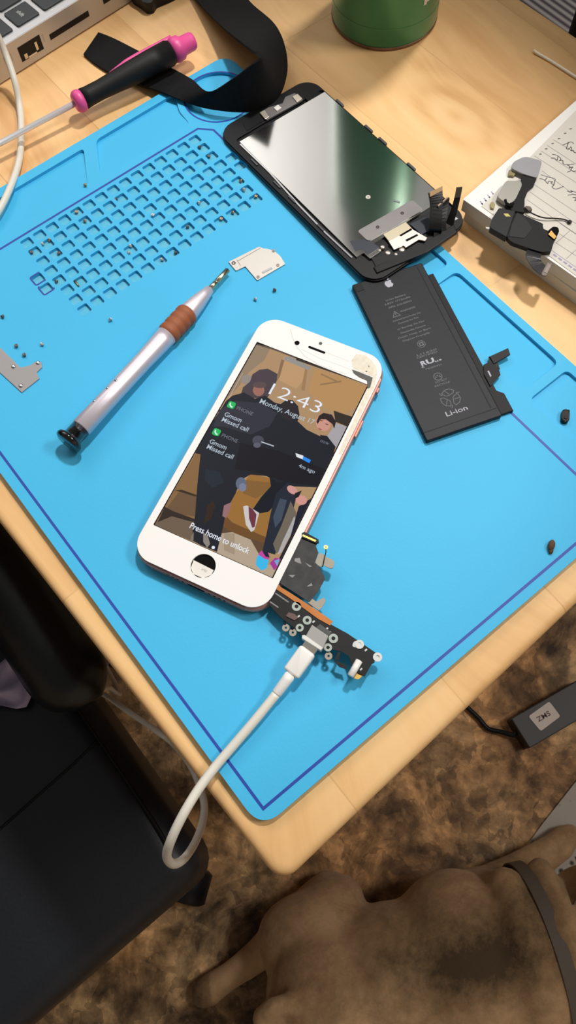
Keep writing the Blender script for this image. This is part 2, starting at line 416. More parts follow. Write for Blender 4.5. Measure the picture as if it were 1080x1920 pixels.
# ================================================================== SMARTPHONE
ph_c = P(491.5, 857.5, 12.2)
scr_px = [(480, 644), (693, 719), (510, 1082), (289, 986)]
cc = sum(PP(scr_px, 12.2), Vector()) / 4
PF = Frame((cc.x, cc.y, TT), 25.87 - 90)       # u to the phone's right, v to its top, w up from the table top
ROSE = M('rose gold aluminium', (200, 140, 126), 0.5, 0.35)
BEZEL = M('white front glass', (240, 239, 238), 0.12, coat=0.4)
DARK = M('dark opening', (4, 4, 4), 0.7, spec=0.1)
phone = thing('smartphone', 'white and rose gold smartphone, cracked top corner, lit lock screen', 'phone', (cc.x, cc.y, MT))
b = B(); b.prism(rrect(67.1, 138.3, 10.5, 8), 4.9, 10.4, ROSE, PF, bev=1.9, seg=4, bottom=True)
body = auto_smooth(part('body', b, phone, 'rose gold metal body'))
b = B(); b.prism(rrect(65.4, 136.6, 10, 8), 10.4, 11.3, M('brown seam', (70, 42, 34), 0.6), PF)
part('seam_gasket', b, phone, 'dark brown gap under the front glass')
HB = PF.o; hp = P(381, 1061, 12.2); hu, hv = (hp - PF.o).dot(PF.u), (hp - PF.o).dot(PF.v)
b = B(); b.plate(rrect(65.6, 136.8, 9.8, 8), [(circle(hu, hv, 5.5, 28), None)], 11.3, 12.2, BEZEL, PF)
front = part('front_glass', b, phone, 'white front glass with an empty home button hole')
b = B(); b.prism(circle(hu, hv, 5.45, 28), 11.3, 11.4, DARK, PF); part('home_button_hole', b, phone, 'black hole where the home button was')
b = B(); b.prism([(hu - 4.6, hv - 2.9), (hu - 2.4, hv - 4.9), (hu + 2.4, hv - 4.9), (hu + 4.9, hv - 2.0), (hu + 4.9, hv + 0.3), (hu - 5.2, hv + 0.7)], 11.4, 11.7, M('label paper', (226, 222, 214), 0.6), PF)
lab = part('inner_label', b, phone, 'white label seen through the home button hole')
b = B(); b.text('IMEI', 1.5, M('grey print', (150, 146, 142), 0.6), PF, hu + 1.2, hv - 2.0, 11.72); part('label_print', b, lab)
def slot(u0, v0, l, d): return rrect(l, d, d / 2 - 0.01, 5, u0, v0)
e0 = P(594, 656, 12.2); eu, ev = (e0 - PF.o).dot(PF.u), (e0 - PF.o).dot(PF.v)
b = B(); b.prism(slot(eu, ev, 9.0, 1.25), 12.1, 12.26, DARK, PF); part('earpiece_slot', b, phone)
def dot_px(px, py): q = P(px, py, 12.2) - PF.o; return q.dot(PF.u), q.dot(PF.v)
cu_, cv_ = dot_px(557, 643); b = B(); b.prism(circle(cu_, cv_, 1.25, 20), 12.1, 12.26, DARK, PF); part('front_camera', b, phone)
cu_, cv_ = dot_px(601, 644); b = B(); b.prism(circle(cu_, cv_, 0.85, 16), 12.1, 12.26, M('sensor', (60, 56, 58), 0.3), PF); part('sensor', b, phone)
for (px, py, l) in ((668, 795, 9.5), (703, 722, 3.0)):
    u_, v_ = dot_px(px, py); b = B(); b.box((33.9, v_, 7.6), (1.2, l, 2.6), ROSE, PF, 0.4); part('side_button', b, phone)
b = B()
for u_ in (-14, -11.5, -9, -6.5, 6.5, 9, 11.5, 14): b.prism(circle(u_, 0, 0.7, 10), 0, 0.12, DARK, Frame(PF(0, -69.12, 7.3), u=PF.u, v=(0, 0, 1), w=-PF.v))
b.prism(rrect(8.6, 2.6, 1.25, 5), 0, 0.12, DARK, Frame(PF(0, -69.12, 7.3), u=PF.u, v=(0, 0, 1), w=-PF.v))
part('bottom_openings', b, phone, 'speaker holes and charging port in the bottom edge')
# cracked corner
CRK = M('crack line', (198, 190, 180), 0.4); CHIP = M('chipped glass', (226, 219, 203), 0.5, var=(500, (206, 196, 174), 0.25))
def crack(b, pts, w, m, z0=12.2, z1=12.23):
    q = [dot_px(*p) for p in pts]; bb = B(); strip(bb, q, w, z0, z1, m); b.add([PF(*v) for v in bb.v], bb.f, m)
b = B(); crack(b, [(545, 618), (548, 632), (556, 650), (572, 668), (598, 684), (625, 694), (650, 702)], 0.22, CRK); part('crack_line', b, phone)
b = B(); crack(b, [(566, 655), (600, 672), (640, 686), (668, 698)], 0.16, CRK); part('crack_line', b, phone)
b = B(); crack(b, [(655, 678), (640, 672), (610, 660)], 0.14, CRK); part('crack_line', b, phone)
b = B(); crack(b, [(686, 690), (704, 686)], 0.35, M('crack dark', (120, 112, 100), 0.5)); part('crack_line', b, phone)
b = B(); crack(b, [(676, 681), (689, 679)], 0.3, MATS['crack dark']); part('crack_line', b, phone)
b = B(); crack(b, [(455, 700), (430, 745), (400, 805)], 0.12, CRK); part('crack_line', b, phone)
b = B()
def prx(b, pts, z0, z1, m): b.prism([dot_px(*p) for p in pts], z0, z1, m, PF)
prx(b, [(659, 676), (668, 664), (684, 666), (697, 676), (706, 690), (707, 702), (700, 706), (678, 698), (662, 690)], 12.21, 12.27, CHIP)
prx(b, [(700, 706), (706, 702), (703, 722), (690, 748), (666, 800), (640, 852), (634, 850), (660, 795), (686, 735), (692, 720)], 12.21, 12.27, CHIP)
part('chipped_glass', b, phone, 'cream chipped glass along the right edge')
b = B()
prx(b, [(660, 693), (672, 697), (699, 708), (694, 727), (689, 729), (688, 714), (674, 708), (663, 700)], 12.28, 12.31, M('exposed inside', (70, 66, 54), 0.5, var=(900, (30, 28, 24), 0.2)))
prx(b, [(690, 685), (693, 687), (691, 689)], 12.28, 12.31, MATS['exposed inside']); prx(b, [(686, 695), (689, 696), (688, 698), (685, 697)], 12.28, 12.31, MATS['exposed inside'])
part('broken_gap', b, phone, 'dark gap of missing glass at the top corner')

# --- lit screen
def sc(c):
    if sum(c) < 200: c = tuple(int(q * 0.8) for q in c)
    return ME('screen %d %d %d' % c, c, 0.95)
W0 = 12.22
b = B(); b.prism(rrect(59.1, 104.9, 0.4, 2), 12.15, W0, DARK, PF); scr = part('screen', b, phone, 'lit lock screen with a photo of three people')
def loc_screen(p):
    """photo point on the screen, held inside its edges"""
    u, v = dot_px(*p); return (max(-29.0, min(29.0, u)), max(-52.2, min(52.2, v)))
wp = B(); layer = [0]
def img(pts, c, smooth_r=None):
    layer[0] += 1; z = W0 + 0.004 * layer[0]
    q = [loc_screen(p) for p in pts]
    out = []
    for p in q:
        if not out or (abs(p[0] - out[-1][0]) + abs(p[1] - out[-1][1])) > 1e-4: out.append(p)
    bm = bmesh.new(); vs = [bm.verts.new((p[0], p[1], z)) for p in out]; f = bm.faces.new(vs); f.normal_update()
    if f.normal.z < 0: f.normal_flip()
    bmesh.ops.triangulate(bm, faces=[f])
    bm.verts.index_update(); wp.add([PF(*v.co) for v in bm.verts], [[v.index for v in t.verts] for t in bm.faces], sc(c)); bm.free()
def blob(cx, cy, rx, ry, c, n=14, rot=0):
    a = math.radians(rot); img([(cx + rx * math.cos(t) * math.cos(a) - ry * math.sin(t) * math.sin(a), cy + rx * math.cos(t) * math.sin(a) + ry * math.sin(t) * math.cos(a)) for t in [2 * math.pi * k / n for k in range(n)]], c)
def crop(o, k): return lambda pts: [(o[0] + x * k, o[1] + y * k) for x, y in pts]
c7 = crop((400, 640), 0.22222); c5 = crop((270, 820), 0.18519); c6 = crop((430, 880), 0.17593)
img([(470, 640), (700, 715), (512, 1090), (280, 985)], (176, 142, 104))
img(c7([(350, 20), (480, 60), (430, 160), (300, 260), (200, 400), (100, 480), (120, 420)]), (150, 128, 104))
img(c7([(600, 120), (790, 200), (760, 330), (700, 400), (560, 330), (520, 290)]), (192, 152, 110))
img(c7([(860, 230), (1080, 300), (1300, 380), (1240, 560), (1080, 620), (940, 560), (800, 420)]), (184, 142, 92))
img(c7([(575, 150), (600, 160), (560, 300), (470, 440), (450, 430), (540, 280)]), (138, 108, 80))
img(c7([(780, 200), (800, 205), (770, 420), (740, 410)]), (160, 124, 86))
img(c7([(900, 360), (1080, 330), (1080, 345), (900, 372)]), (150, 116, 80)); img(c7([(910, 270), (1060, 340), (1050, 350), (905, 282)]), (150, 118, 84))
img(c7([(600, 130), (660, 135), (830, 220), (800, 245), (700, 200), (600, 160)]), (150, 146, 142))
img(c7([(350, 25), (480, 65), (700, 140), (700, 128), (480, 50), (350, 15)]), (96, 80, 70)); img(c7([(700, 140), (1080, 265), (1330, 345), (1330, 360), (1080, 290), (700, 160)]), (70, 60, 52))
# lower room
img([(368, 848), (420, 860), (420, 975), (289, 990), (280, 980)], (136, 102, 62)); img(c5([(370, 530), (540, 580), (520, 800), (240, 770), (150, 860), (100, 890)]), (110, 84, 58))
img(c5([(250, 760), (520, 840), (760, 1160), (300, 1010), (100, 905), (160, 830)]), (112, 94, 76)); img(c5([(300, 540), (380, 530), (540, 590), (520, 600), (360, 550)]), (70, 50, 32))
img(c5([(180, 690), (300, 750), (520, 830), (500, 860), (280, 800), (140, 860)]), (66, 50, 40))
img([(430, 940), (470, 888), (520, 900), (530, 940), (500, 1010), (440, 1000), (412, 985)], (156, 110, 52)); img([(462, 900), (508, 905), (512, 915), (480, 935), (455, 925)], (134, 96, 50))
img([(418, 962), (436, 980), (500, 1008), (495, 1030), (412, 1000)], (112, 76, 40)); img([(414, 985), (440, 1000), (500, 1020), (495, 1045), (410, 1010)], (96, 72, 50))
img([(405, 1036), (416, 1000), (436, 998), (470, 1012), (486, 1040), (480, 1058), (512, 1060), (522, 1072), (511, 1084)], (182, 164, 140))
img([(420, 1000), (440, 1000), (440, 1040), (420, 1032)], (164, 146, 122))
# left person
blob(463, 712, 11, 9, (150, 138, 130)); img(c7([(310, 340), (330, 280), (390, 240), (460, 232), (540, 275), (535, 330), (500, 420), (450, 480), (340, 480), (230, 460), (250, 390)]), (74, 64, 70))
blob(485, 732, 11, 11, (158, 108, 92)); blob(487, 722, 13, 6, (92, 74, 74))
# dark clothes, left and middle
img([(424, 752), (436, 742), (458, 736), (478, 748), (497, 742), (515, 755), (526, 758), (537, 750), (549, 751), (559, 762), (562, 780), (558, 790), (575, 806), (600, 818), (632, 828), (626, 850), (608, 892), (596, 915), (545, 912), (520, 905), (500, 893), (470, 890), (452, 900), (442, 925), (424, 958), (418, 990), (407, 1035), (376, 1022), (362, 1014), (361, 996), (366, 965), (370, 910), (376, 852), (366, 850), (395, 790)], (38, 42, 52))
img([(410, 768), (440, 752), (490, 756), (520, 775), (505, 800), (470, 815), (420, 800), (400, 800)], (62, 62, 74)); img([(526, 760), (537, 752), (549, 753), (559, 765), (560, 785), (540, 788), (525, 778)], (52, 46, 52))
img([(450, 830), (520, 845), (610, 880), (596, 912), (540, 905), (480, 885), (440, 880)], (30, 28, 36)); img([(385, 880), (412, 885), (420, 905), (398, 915), (384, 900)], (44, 54, 66))
img(c5([(640, 690), (700, 640), (720, 700), (680, 830), (600, 880), (630, 780)]), (64, 46, 34)); img(c5([(600, 960), (650, 1010), (670, 1080), (640, 1120), (600, 1060)]), (140, 132, 124)); img(c5([(480, 1000), (505, 960), (500, 1060), (470, 1040)]), (128, 118, 108))
blob(452, 907, 10, 12, (96, 106, 126)); blob(455, 914, 7, 8, (120, 128, 150)); blob(484, 826, 11, 9, (70, 72, 86)); blob(482, 835, 7, 5, (92, 92, 110))
# right person
img(c7([(1015, 585), (1100, 615), (1330, 700), (1300, 790), (1080, 700), (1030, 680)]), (66, 56, 48)); img(c7([(1030, 690), (1080, 705), (1300, 790), (1200, 1000), (1040, 900), (960, 800), (990, 760)]), (168, 164, 168)); img(c7([(1020, 905), (1015, 870), (960, 800), (900, 790), (940, 960), (1040, 960)]), (38, 40, 50))
blob(606, 793, 14, 16, (206, 150, 134), rot=-20); img(c7([(870, 680), (890, 630), (930, 605), (1000, 620), (1035, 680), (1020, 740), (1005, 700), (950, 660), (905, 660), (880, 700)]), (56, 42, 40))
blob(602, 789, 4, 1.2, (120, 76, 70), rot=15); blob(613, 796, 3.5, 1.2, (120, 76, 70), rot=15); blob(600, 805, 3.5, 1.3, (170, 84, 84), rot=20)
img([(505, 892), (520, 905), (545, 902), (548, 915), (528, 935), (503, 960), (480, 964), (474, 955), (490, 932), (508, 912)], (26, 32, 42))
img([(518, 925), (540, 905), (556, 930), (548, 965), (524, 1010), (516, 1040), (492, 1034), (500, 1000), (508, 960)], (42, 50, 66)); img([(525, 935), (538, 938), (528, 975), (516, 990), (512, 970)], (66, 76, 92))
img([(545, 940), (556, 962), (552, 985), (530, 1030), (518, 1038), (512, 1020), (528, 985)], (112, 102, 88)); img([(552, 968), (556, 980), (528, 1036), (520, 1040), (530, 1015)], (176, 172, 172)); img([(560, 950), (585, 935), (558, 990), (530, 1052), (522, 1050), (545, 1005)], (34, 36, 58))
blob(548, 919, 11, 7, (208, 152, 144), rot=35); blob(565, 938, 11, 9, (212, 150, 140), rot=15); img([(553, 925), (566, 920), (560, 932), (552, 936)], (40, 32, 40))
img([(456, 950), (463, 948), (486, 962), (480, 985), (477, 994), (471, 998), (461, 984)], (206, 200, 200)); img([(466, 950), (474, 955), (481, 965), (478, 988), (473, 990), (467, 972)], (110, 52, 66)); img([(420, 948), (434, 942), (430, 960), (424, 972), (417, 968)], (150, 110, 112))
img([(481, 1047), (487, 1036), (500, 1036), (504, 1050), (500, 1066), (490, 1070), (480, 1060)], (60, 186, 236)); img([(484, 1040), (490, 1033), (505, 1038), (504, 1050), (496, 1048)], (196, 70, 160)); img([(492, 1034), (502, 1036), (506, 1046), (498, 1044)], (40, 36, 70))
img([(506, 1056), (516, 1046), (526, 1048), (520, 1064), (514, 1070)], (168, 56, 150)); img([(514, 1052), (524, 1048), (520, 1062)], (110, 170, 210))
img([(554, 850), (569, 855), (568, 862), (556, 857)], (228, 232, 240)); img([(569, 856), (583, 863), (580, 869), (567, 862)], (40, 140, 240)); img([(490, 828), (514, 836), (513, 838), (490, 830)], (190, 196, 206))
part('wallpaper_photo', wp, scr, 'photo of three people in dark clothes on the lock screen')
LT = ME('screen text white', (235, 240, 250), 0.95); LG = ME('screen text grey', (120, 126, 138), 0.9); LM = ME('screen text pale', (190, 202, 214), 0.9); GR = ME('screen green', (30, 190, 90), 0.95)
WT = W0 + 0.004 * layer[0] + 0.05
def stext(name, body, p0, p1, size, m, bold=0.0, align='LEFT'):
    a = loc_screen(p0); e = loc_screen(p1); bb = B()
    bb.text(body, size, m, PF, a[0], a[1], WT, width=abs(e[0] - a[0]), align=align, bold=bold, res=4); return part(name, bb, scr)
stext('clock_text', '12:43', (503, 739), (600, 769), 9.3, LT, -0.1)
stext('date_text', 'Monday, August 17', (486, 756), (592, 787), 3.7, LM, 0.02)
for (dx, dy) in ((0, 0), (-28, 51)):
    cen = dot_px(434 + dx, 760 + dy); bb = B(); bb.prism(rrect(3.6, 3.6, 0.9, 4, *cen), WT - 0.03, WT, GR, PF); ic = part('app_icon', bb, scr, 'green phone call icon')
    bb = B(); q = [(cen[0] - 0.9, cen[1] + 0.9), (cen[0] - 0.7, cen[1] - 0.1), (cen[0] + 0.1, cen[1] - 0.8), (cen[0] + 1.0, cen[1] - 0.9)]
    s2 = B(); strip(s2, q, 0.6, WT, WT + 0.02, LT); bb.add([PF(*v) for v in s2.v], s2.f, LT)
    part('call_notice_glyph', bb, scr)
    stext('notice_heading', 'PHONE', (443 + dx, 768 + dy), (473 + dx, 779 + dy), 2.6, LG)
    stext('notice_name', 'Gmom', (420 + dx, 780 + dy), (452 + dx, 791 + dy), 3.3, LM, 0.03)
    stext('notice_text', 'Missed call', (415 + dx, 790 + dy), (465 + dx, 808 + dy), 3.3, LM, 0.03)
stext('time_note', 'now', (600, 829), (616, 834), 2.6, LG); stext('time_note', '4m ago', (559, 876), (590, 887), 2.6, LM)
stext('unlock_text', 'Press home to unlock', (355, 990), (467, 1035), 4.0, LT, 0.04)
bb = B(); q = dot_px(400, 1027); bb.prism(circle(q[0], q[1], 0.75, 16), WT - 0.03, WT, LT, PF); part('page_dot', bb, scr)

# ================================================================== BATTERY
bc = [P(*p, 7.0) for p in ((660, 535), (790, 490), (943, 775), (800, 832))]; c0 = sum(bc, Vector()) / 4
BF = Frame((c0.x, c0.y, MT), 70.96 - 90)
BLK = M('black battery wrap', (21, 22, 29), 0.5, spec=0.25, bump=(500, 0.04)); BLK2 = M('black battery edge', (14, 14, 18), 0.55, spec=0.25)
PRT = M('grey printing', (112, 113, 120), 0.7, spec=0.2); PRW = M('pale printing', (176, 176, 188), 0.6, spec=0.2)
bat = thing('phone_battery', 'flat black lithium phone battery printed in grey, right of the phone', 'battery', (c0.x, c0.y, MT))
b = B(); b.prism(rrect(38.6, 95, 0.8, 3), 0.05, 3.0, BLK, BF, bev=0.5, seg=3, bottom=True); cell = part('cell', b, bat)
b = B(); b.box((16.0, 2, 3.05), (0.5, 88, 0.16), BLK2, BF); b.box((0, -43.0, 3.05), (38, 0.4, 0.14), BLK2, BF); b.box((-16.5, 44.6, 3.1), (4, 4.5, 0.2), BLK2, BF); part('wrap_seam', b, cell)
b = B(); b.prism([(19.4, 40), (22.6, 40), (22.6, -34), (25.8, -36.5), (25.8, -46.5), (19.4, -46.5)], 0.05, 1.8, BLK2, BF, bev=0.3); part('side_circuit_strip', b, bat, 'narrow black circuit strip along the battery side')
b = B(); b.prism([(21, -24), (23, -19), (27, -18.5), (29, -23), (28.2, -27), (21, -31)], 1.8, 2.5, BLK2, BF)
b.prism(PPl := [((q - BF.o).dot(BF.u), (q - BF.o).dot(BF.v)) for q in PP([(918, 668), (953, 652), (957, 664), (926, 682)], 7)], 1.9, 2.9, BLKC := M('flex connector black', (12, 12, 14), 0.5, spec=0.25), BF, bev=0.2)
b.prism([((q - BF.o).dot(BF.u), (q - BF.o).dot(BF.v)) for q in PP([(917, 667), (930, 668), (938, 690), (918, 700)], 7)], 1.6, 2.3, BLKC, BF)
tail = part('connector_tail', b, bat, 'black ribbon tail with connector')
b = B(); s_ = [((q - BF.o).dot(BF.u), (q - BF.o).dot(BF.v)) for q in PP([(914, 695), (917, 694), (922, 704), (920, 706)], 7)]; b.prism(s_, 2.5, 2.6, PRW, BF); part('white_mark', b, tail)
def bl(px, py): q = P(px, py, 7.05) - BF.o; return q.dot(BF.u), q.dot(BF.v)
# fruit logo with a bite and a leaf
b = B(); lu, lv = bl(729, 531)
ap = [(0, 1.55), (0.55, 1.85), (1.25, 1.8), (1.75, 1.35), (1.45, 0.95), (1.3, 0.35), (1.45, -0.2), (1.95, -0.6), (1.6, -1.4), (1.0, -2.1), (0.5, -2.1), (0, -1.95), (-0.5, -2.1), (-1.0, -2.1), (-1.6, -1.4), (-2.0, -0.4), (-2.0, 0.6), (-1.6, 1.4), (-1.0, 1.85), (-0.4, 1.75)]
b.prism([(lu + x * 1.05, lv + y * 1.05 - 0.2) for x, y in ap], 3.0, 3.04, PRW, BF)
b.prism([(lu + x * 1.05, lv + y * 1.05 - 0.2) for x, y in ((-0.05, 2.0), (0.1, 2.6), (0.6, 3.1), (1.0, 3.2), (0.95, 2.6), (0.5, 2.15))], 3.0, 3.04, PRW, BF)
part('fruit_logo', b, cell, 'pale bitten fruit emblem')
b = B()
def bt(body, p0, p1, size, m=PRT, bold=0.02):
    a = bl(*p0); e = bl(*p1); b.text(body, size, m, BF, a[0], a[1], 3.03, width=math.hypot(e[0] - a[0], e[1] - a[1]), align='LEFT', bold=bold, res=2)
bt('Li-ion Battery', (724, 565), (761, 553), 1.5); bt('3.82V 1715mAh', (722, 573), (770, 558), 1.5); bt('APN: 616-00033', (729, 579), (772, 565), 1.5)
bt('WARNING', (751, 586), (779, 577), 1.5); bt('Authorized Service Provider Only', (737, 604), (788, 585), 1.35); bt('Potential for Fire', (748, 608), (785, 596), 1.35)
bt('or Burning. Do Not', (746, 619), (796, 602), 1.35); bt('Disassemble, Puncture', (752, 626), (797, 609), 1.35); bt('Crush, Heat, or Burn', (747, 636), (806, 613), 1.35); bt('Dispose Promptly', (756, 641), (806, 623), 1.35)
bt('LI1620', (782, 668), (818, 653), 1.35); bt('CERTIFIED', (782, 673), (820, 659), 1.35); bt('MH29421', (799, 694), (828, 684), 1.2); bt('R', (791, 686), (801, 682), 3.4, PRW, 0.12); bt('U', (801, 683), (815, 677), 3.6, PRW, 0.15); bt('us', (816, 679), (828, 674), 1.5, PRW); bt('c', (791, 690), (796, 688), 1.6, PRW)
bt('DO NOT', (817, 719), (839, 711), 1.3); bt('RECYCLE', (816, 726), (843, 715), 1.3); bt('Li-ion', (838, 781), (875, 763), 3.6, PRW, 0.03)
part('printed_text', b, cell, 'rows of small grey warning print')
b = B()
def bring(px, py, r, w, n=20):
    c = bl(px, py); s2 = B(); strip(s2, circle(c[0], c[1], r, n), w, 3.0, 3.04, PRT, True); b.add([BF(*v) for v in s2.v], s2.f, PRT); return c
def bline(pts, w, m=PRT, closed=False):
    s2 = B(); strip(s2, pts, w, 3.0, 3.04, m, closed); b.add([BF(*v) for v in s2.v], s2.f, m)
c = bring(790, 645, 1.9, 0.3); bline([(c[0] - 0.8, c[1] - 0.8), (c[0] + 0.8, c[1] - 0.8), (c[0] + 0.8, c[1] + 0.8), (c[0] - 0.8, c[1] + 0.8)], 0.5, closed=True)
c = bring(821, 706, 2.0, 0.35); bline([(c[0] - 1.4, c[1] - 0.6), (c[0], c[1] + 0.9), (c[0] + 1.3, c[1] - 0.7)], 0.35); bline([(c[0] - 1.0, c[1] + 0.4), (c[0] + 1.2, c[1] + 0.3)], 0.35)
c = bl(742, 589); bline([(c[0] - 1.9, c[1] - 1.4), (c[0] + 1.9, c[1] - 1.4), (c[0], c[1] + 1.8)], 0.35, closed=True); bline([(c[0], c[1] + 0.7), (c[0], c[1] - 0.9)], 0.35)
c = bl(844, 746)
for k in range(3):
    a0 = math.radians(90 + 120 * k)
    def rp(r, d): return (c[0] + r * math.cos(a0 + math.radians(d)), c[1] + r * math.sin(a0 + math.radians(d)))
    bline([rp(4.6, -46), rp(4.9, -18), rp(4.9, 12), rp(4.4, 40), rp(2.6, 44), rp(1.6, 30), rp(1.9, -30), rp(3.2, -50)], 0.32, PRT, True); bline([rp(4.8, 14), rp(2.1, -8)], 0.32); bline([rp(5.6, 44), rp(4.3, 52), rp(3.6, 40)], 0.32)
part('printed_symbols', b, cell, 'warning, certification and recycling symbols')

# ================================================================== DISPLAY ASSEMBLY (face down)
tilt = math.radians(-1.1)
a88 = math.radians(88.2); up = Vector((math.cos(a88), math.sin(a88), 0)); rt = Vector((up.y, -up.x, 0))
vv = (up * math.cos(tilt) + Vector((0, 0, 1)) * math.sin(tilt)).normalized()
DF = Frame((236.3, 232.6, MT + 1.55), u=rt, v=vv)
FRM = M('black display frame', (14, 14, 18), 0.5, spec=0.3); MIR = M('brushed backplate', (230, 228, 224), 0.13, 1.0, bump=(40, 0.03))
disp = thing('display_assembly', 'black phone display face down with shiny metal backplate', 'phone screen', (236.3, 232.6, MT))
b = B(); b.prism(rrect(67.0, 138.2, 10, 8), 0.0, 1.5, FRM, DF, bev=0.4); b.plate(rrect(66.0, 137.2, 9.6, 8), [(rrect(61.6, 113, 2, 4, 1.9, 0), None)], 1.5, 2.4, FRM, DF); fr_ = part('glass_frame', b, disp)
b = B(); b.prism([(-28.2, -50.5), (-23.5, -50.5), (-23.5, -55.5), (-16, -55.5), (-16, -49.0), (32.2, -49.0), (32.2, 53.4), (-28.2, 53.4)], 1.5, 3.1, MIR, DF, bev=0.25)
plate_ = part('backplate', b, disp, 'mirror-bright metal backplate')
def dl(px, py, h=8.2): q = P(px, py, h) - DF.o; return q.dot(DF.u), q.dot(DF.v)
def dpx(b, pts, z0, z1, m, bev=0.0): b.prism([dl(*p) for p in pts], z0, z1, m, DF, bev)
b = B(); strip(b, [dl(447, 263), dl(655, 470)], 0.5, 0, 0.1, CHROME)
b2 = B(); s2 = B(); strip(s2, [dl(450, 268), dl(505, 322), dl(560, 385), dl(610, 438), dl(660, 486)], 0.9, 2.4, 3.0, CHROME); b2.add([DF(*v) for v in s2.v], s2.f, CHROME)
part('edge_rail', b2, disp, 'thin bright rail along the left edge')
for (px, py) in ((640, 190), (690, 242), (713, 268), (765, 318)):
    b = B(); u_, v_ = dl(px, py); b.box((33.3, v_, 2.7), (1.4, 6.5, 1.5), M('clip grey', (92, 92, 96), 0.4, 0.8), DF, 0.3); part('side_clip', b, disp)
for (px, py) in ((480, 300), (520, 345), (545, 375), (600, 430)):
    b = B(); u_, v_ = dl(px, py); b.box((-30.6, v_, 2.6), (1.2, 6.0, 1.2), MATS['clip grey'], DF, 0.3); part('side_clip', b, disp)
GREYB = M('dull grey bracket', (128, 124, 124), 0.45, 0.55); PALEB = M('pale nickel bracket', (214, 204, 190), 0.38, 0.75)
b = B(); dpx(b, [(492, 207), (503, 200), (530, 192), (535, 180), (552, 173), (561, 177), (568, 186), (500, 224)], 2.4, 3.3, GREYB); part('earpiece_bracket', b, disp, 'grey bracket over the earpiece')
b = B(); dpx(b, [(548, 181), (558, 176), (567, 185), (557, 192)], 3.3, 4.0, PALEB, 0.2); dpx(b, [(513, 202), (521, 196), (528, 202), (519, 208)], 3.3, 3.9, M('white pad', (226, 224, 220), 0.5), 0.2); dpx(b, [(487, 210), (496, 205), (504, 218), (497, 223)], 3.3, 3.6, PALEB, 0.1); part('earpiece_plate', b, disp)
b = B(); dpx(b, [(455, 228), (490, 211), (496, 222), (462, 242)], 2.4, 2.7, M('inner black', (16, 16, 20), 0.5)); part('top_recess', b, disp); b = B(); dpx(b, [(570, 178), (595, 168), (606, 172), (578, 187)], 2.4, 2.7, MATS['inner black']); part('top_recess', b, disp)
b = B(); b.prism(rounded([dl(*p, 9) for p in ((670, 435), (773, 377), (794, 396), (690, 455))], 1.6, 4), 3.1, 3.6, GREYB, DF, 0.1); br_ = part('flex_bracket', b, disp, 'long grey bracket plate with two screw holes')
for (px, py) in ((708, 427), (754, 401)):
    b = B(); u_, v_ = dl(px, py, 9.5); b.ring((u_, v_), 0.35, 0.95, 3.6, 3.75, M('hole rim', (60, 56, 56), 0.4, 0.6), 14, DF); part('screw_hole', b, br_)
b = B(); dpx(b, [(718, 443), (760, 420), (776, 437), (733, 462)], 2.6, 3.3, M('tan nickel', (186, 176, 152), 0.4, 0.7), 0.1)
dpx(b, [(728, 458), (770, 434), (800, 452), (796, 458), (784, 455), (760, 470), (756, 466), (738, 474)], 3.3, 3.9, M('bright nickel', (226, 214, 208), 0.35, 0.7), 0.15); hb_ = part('home_button_shield', b, disp, 'bright shield plate with two slots')
b = B(); dpx(b, [(748, 447), (770, 434), (772, 437), (751, 449)], 3.9, 3.98, DARK); dpx(b, [(759, 456), (781, 445), (783, 448), (762, 459)], 3.9, 3.98, DARK); part('shield_slot', b, hb_)
for (px, py, r) in ((717, 466, 1.2), (727, 477, 1.4), (753, 471, 1.6), (711, 472, 1.0), (742, 480, 0.9)):
    b = B(); u_, v_ = dl(px, py); b.lathe(DF(u_, v_, 1.5), DF(u_, v_, 4), [(0, r), (1.3, r), (1.6, r * 0.8), (1.6, 0.01)], PALEB, 16); part('solder_stud', b, disp)
b = B(); dpx(b, [(655, 455), (690, 452), (712, 468), (690, 482), (680, 470), (665, 474)], 2.4, 3.2, M('navy film', (42, 46, 60), 0.35)); part('insulating_film', b, disp); b = B(); dpx(b, [(768, 424), (800, 410), (815, 430), (790, 444)], 2.4, 3.2, MATS['navy film']); part('insulating_film', b, disp)
b = B(); dpx(b, [(700, 505), (790, 466), (850, 425), (856, 440), (800, 478), (706, 516)], 1.5, 3.4, BLACKP, 0.5); dpx(b, [(695, 486), (735, 478), (770, 468), (775, 476), (705, 505)], 1.5, 2.9, FRM, 0.3); part('lower_frame', b, disp)
# three flex cables standing up at the lower right corner
FLEX = M('black flex cable', (20, 20, 22), 0.38, spec=0.4)
def ribbon(b, pairs, th, m, n=6, fr=WORLD):
    Ls = spline([p[0] for p in pairs], n); Rs = spline([p[1] for p in pairs], n); K = len(Ls); v = []; f = []
    for i in range(K):
        t = (Ls[min(i + 1, K - 1)] - Ls[max(i - 1, 0)]) + (Rs[min(i + 1, K - 1)] - Rs[max(i - 1, 0)]); w = Rs[i] - Ls[i]
        nn = t.cross(w); nn = nn.normalized() * th / 2 if nn.length > 1e-9 else Vector((0, 0, th / 2))
        v += [Ls[i] + nn, Rs[i] + nn, Rs[i] - nn, Ls[i] - nn]
    for i in range(K - 1):
        for q in range(4): f.append((i * 4 + q, i * 4 + (q + 1) % 4, (i + 1) * 4 + (q + 1) % 4, (i + 1) * 4 + q))
    f += [(3, 2, 1, 0), ((K - 1) * 4, (K - 1) * 4 + 1, (K - 1) * 4 + 2, (K - 1) * 4 + 3)]
    b.add(v, f, m); return b
def h3(px, py, h): return P(px, py, h)
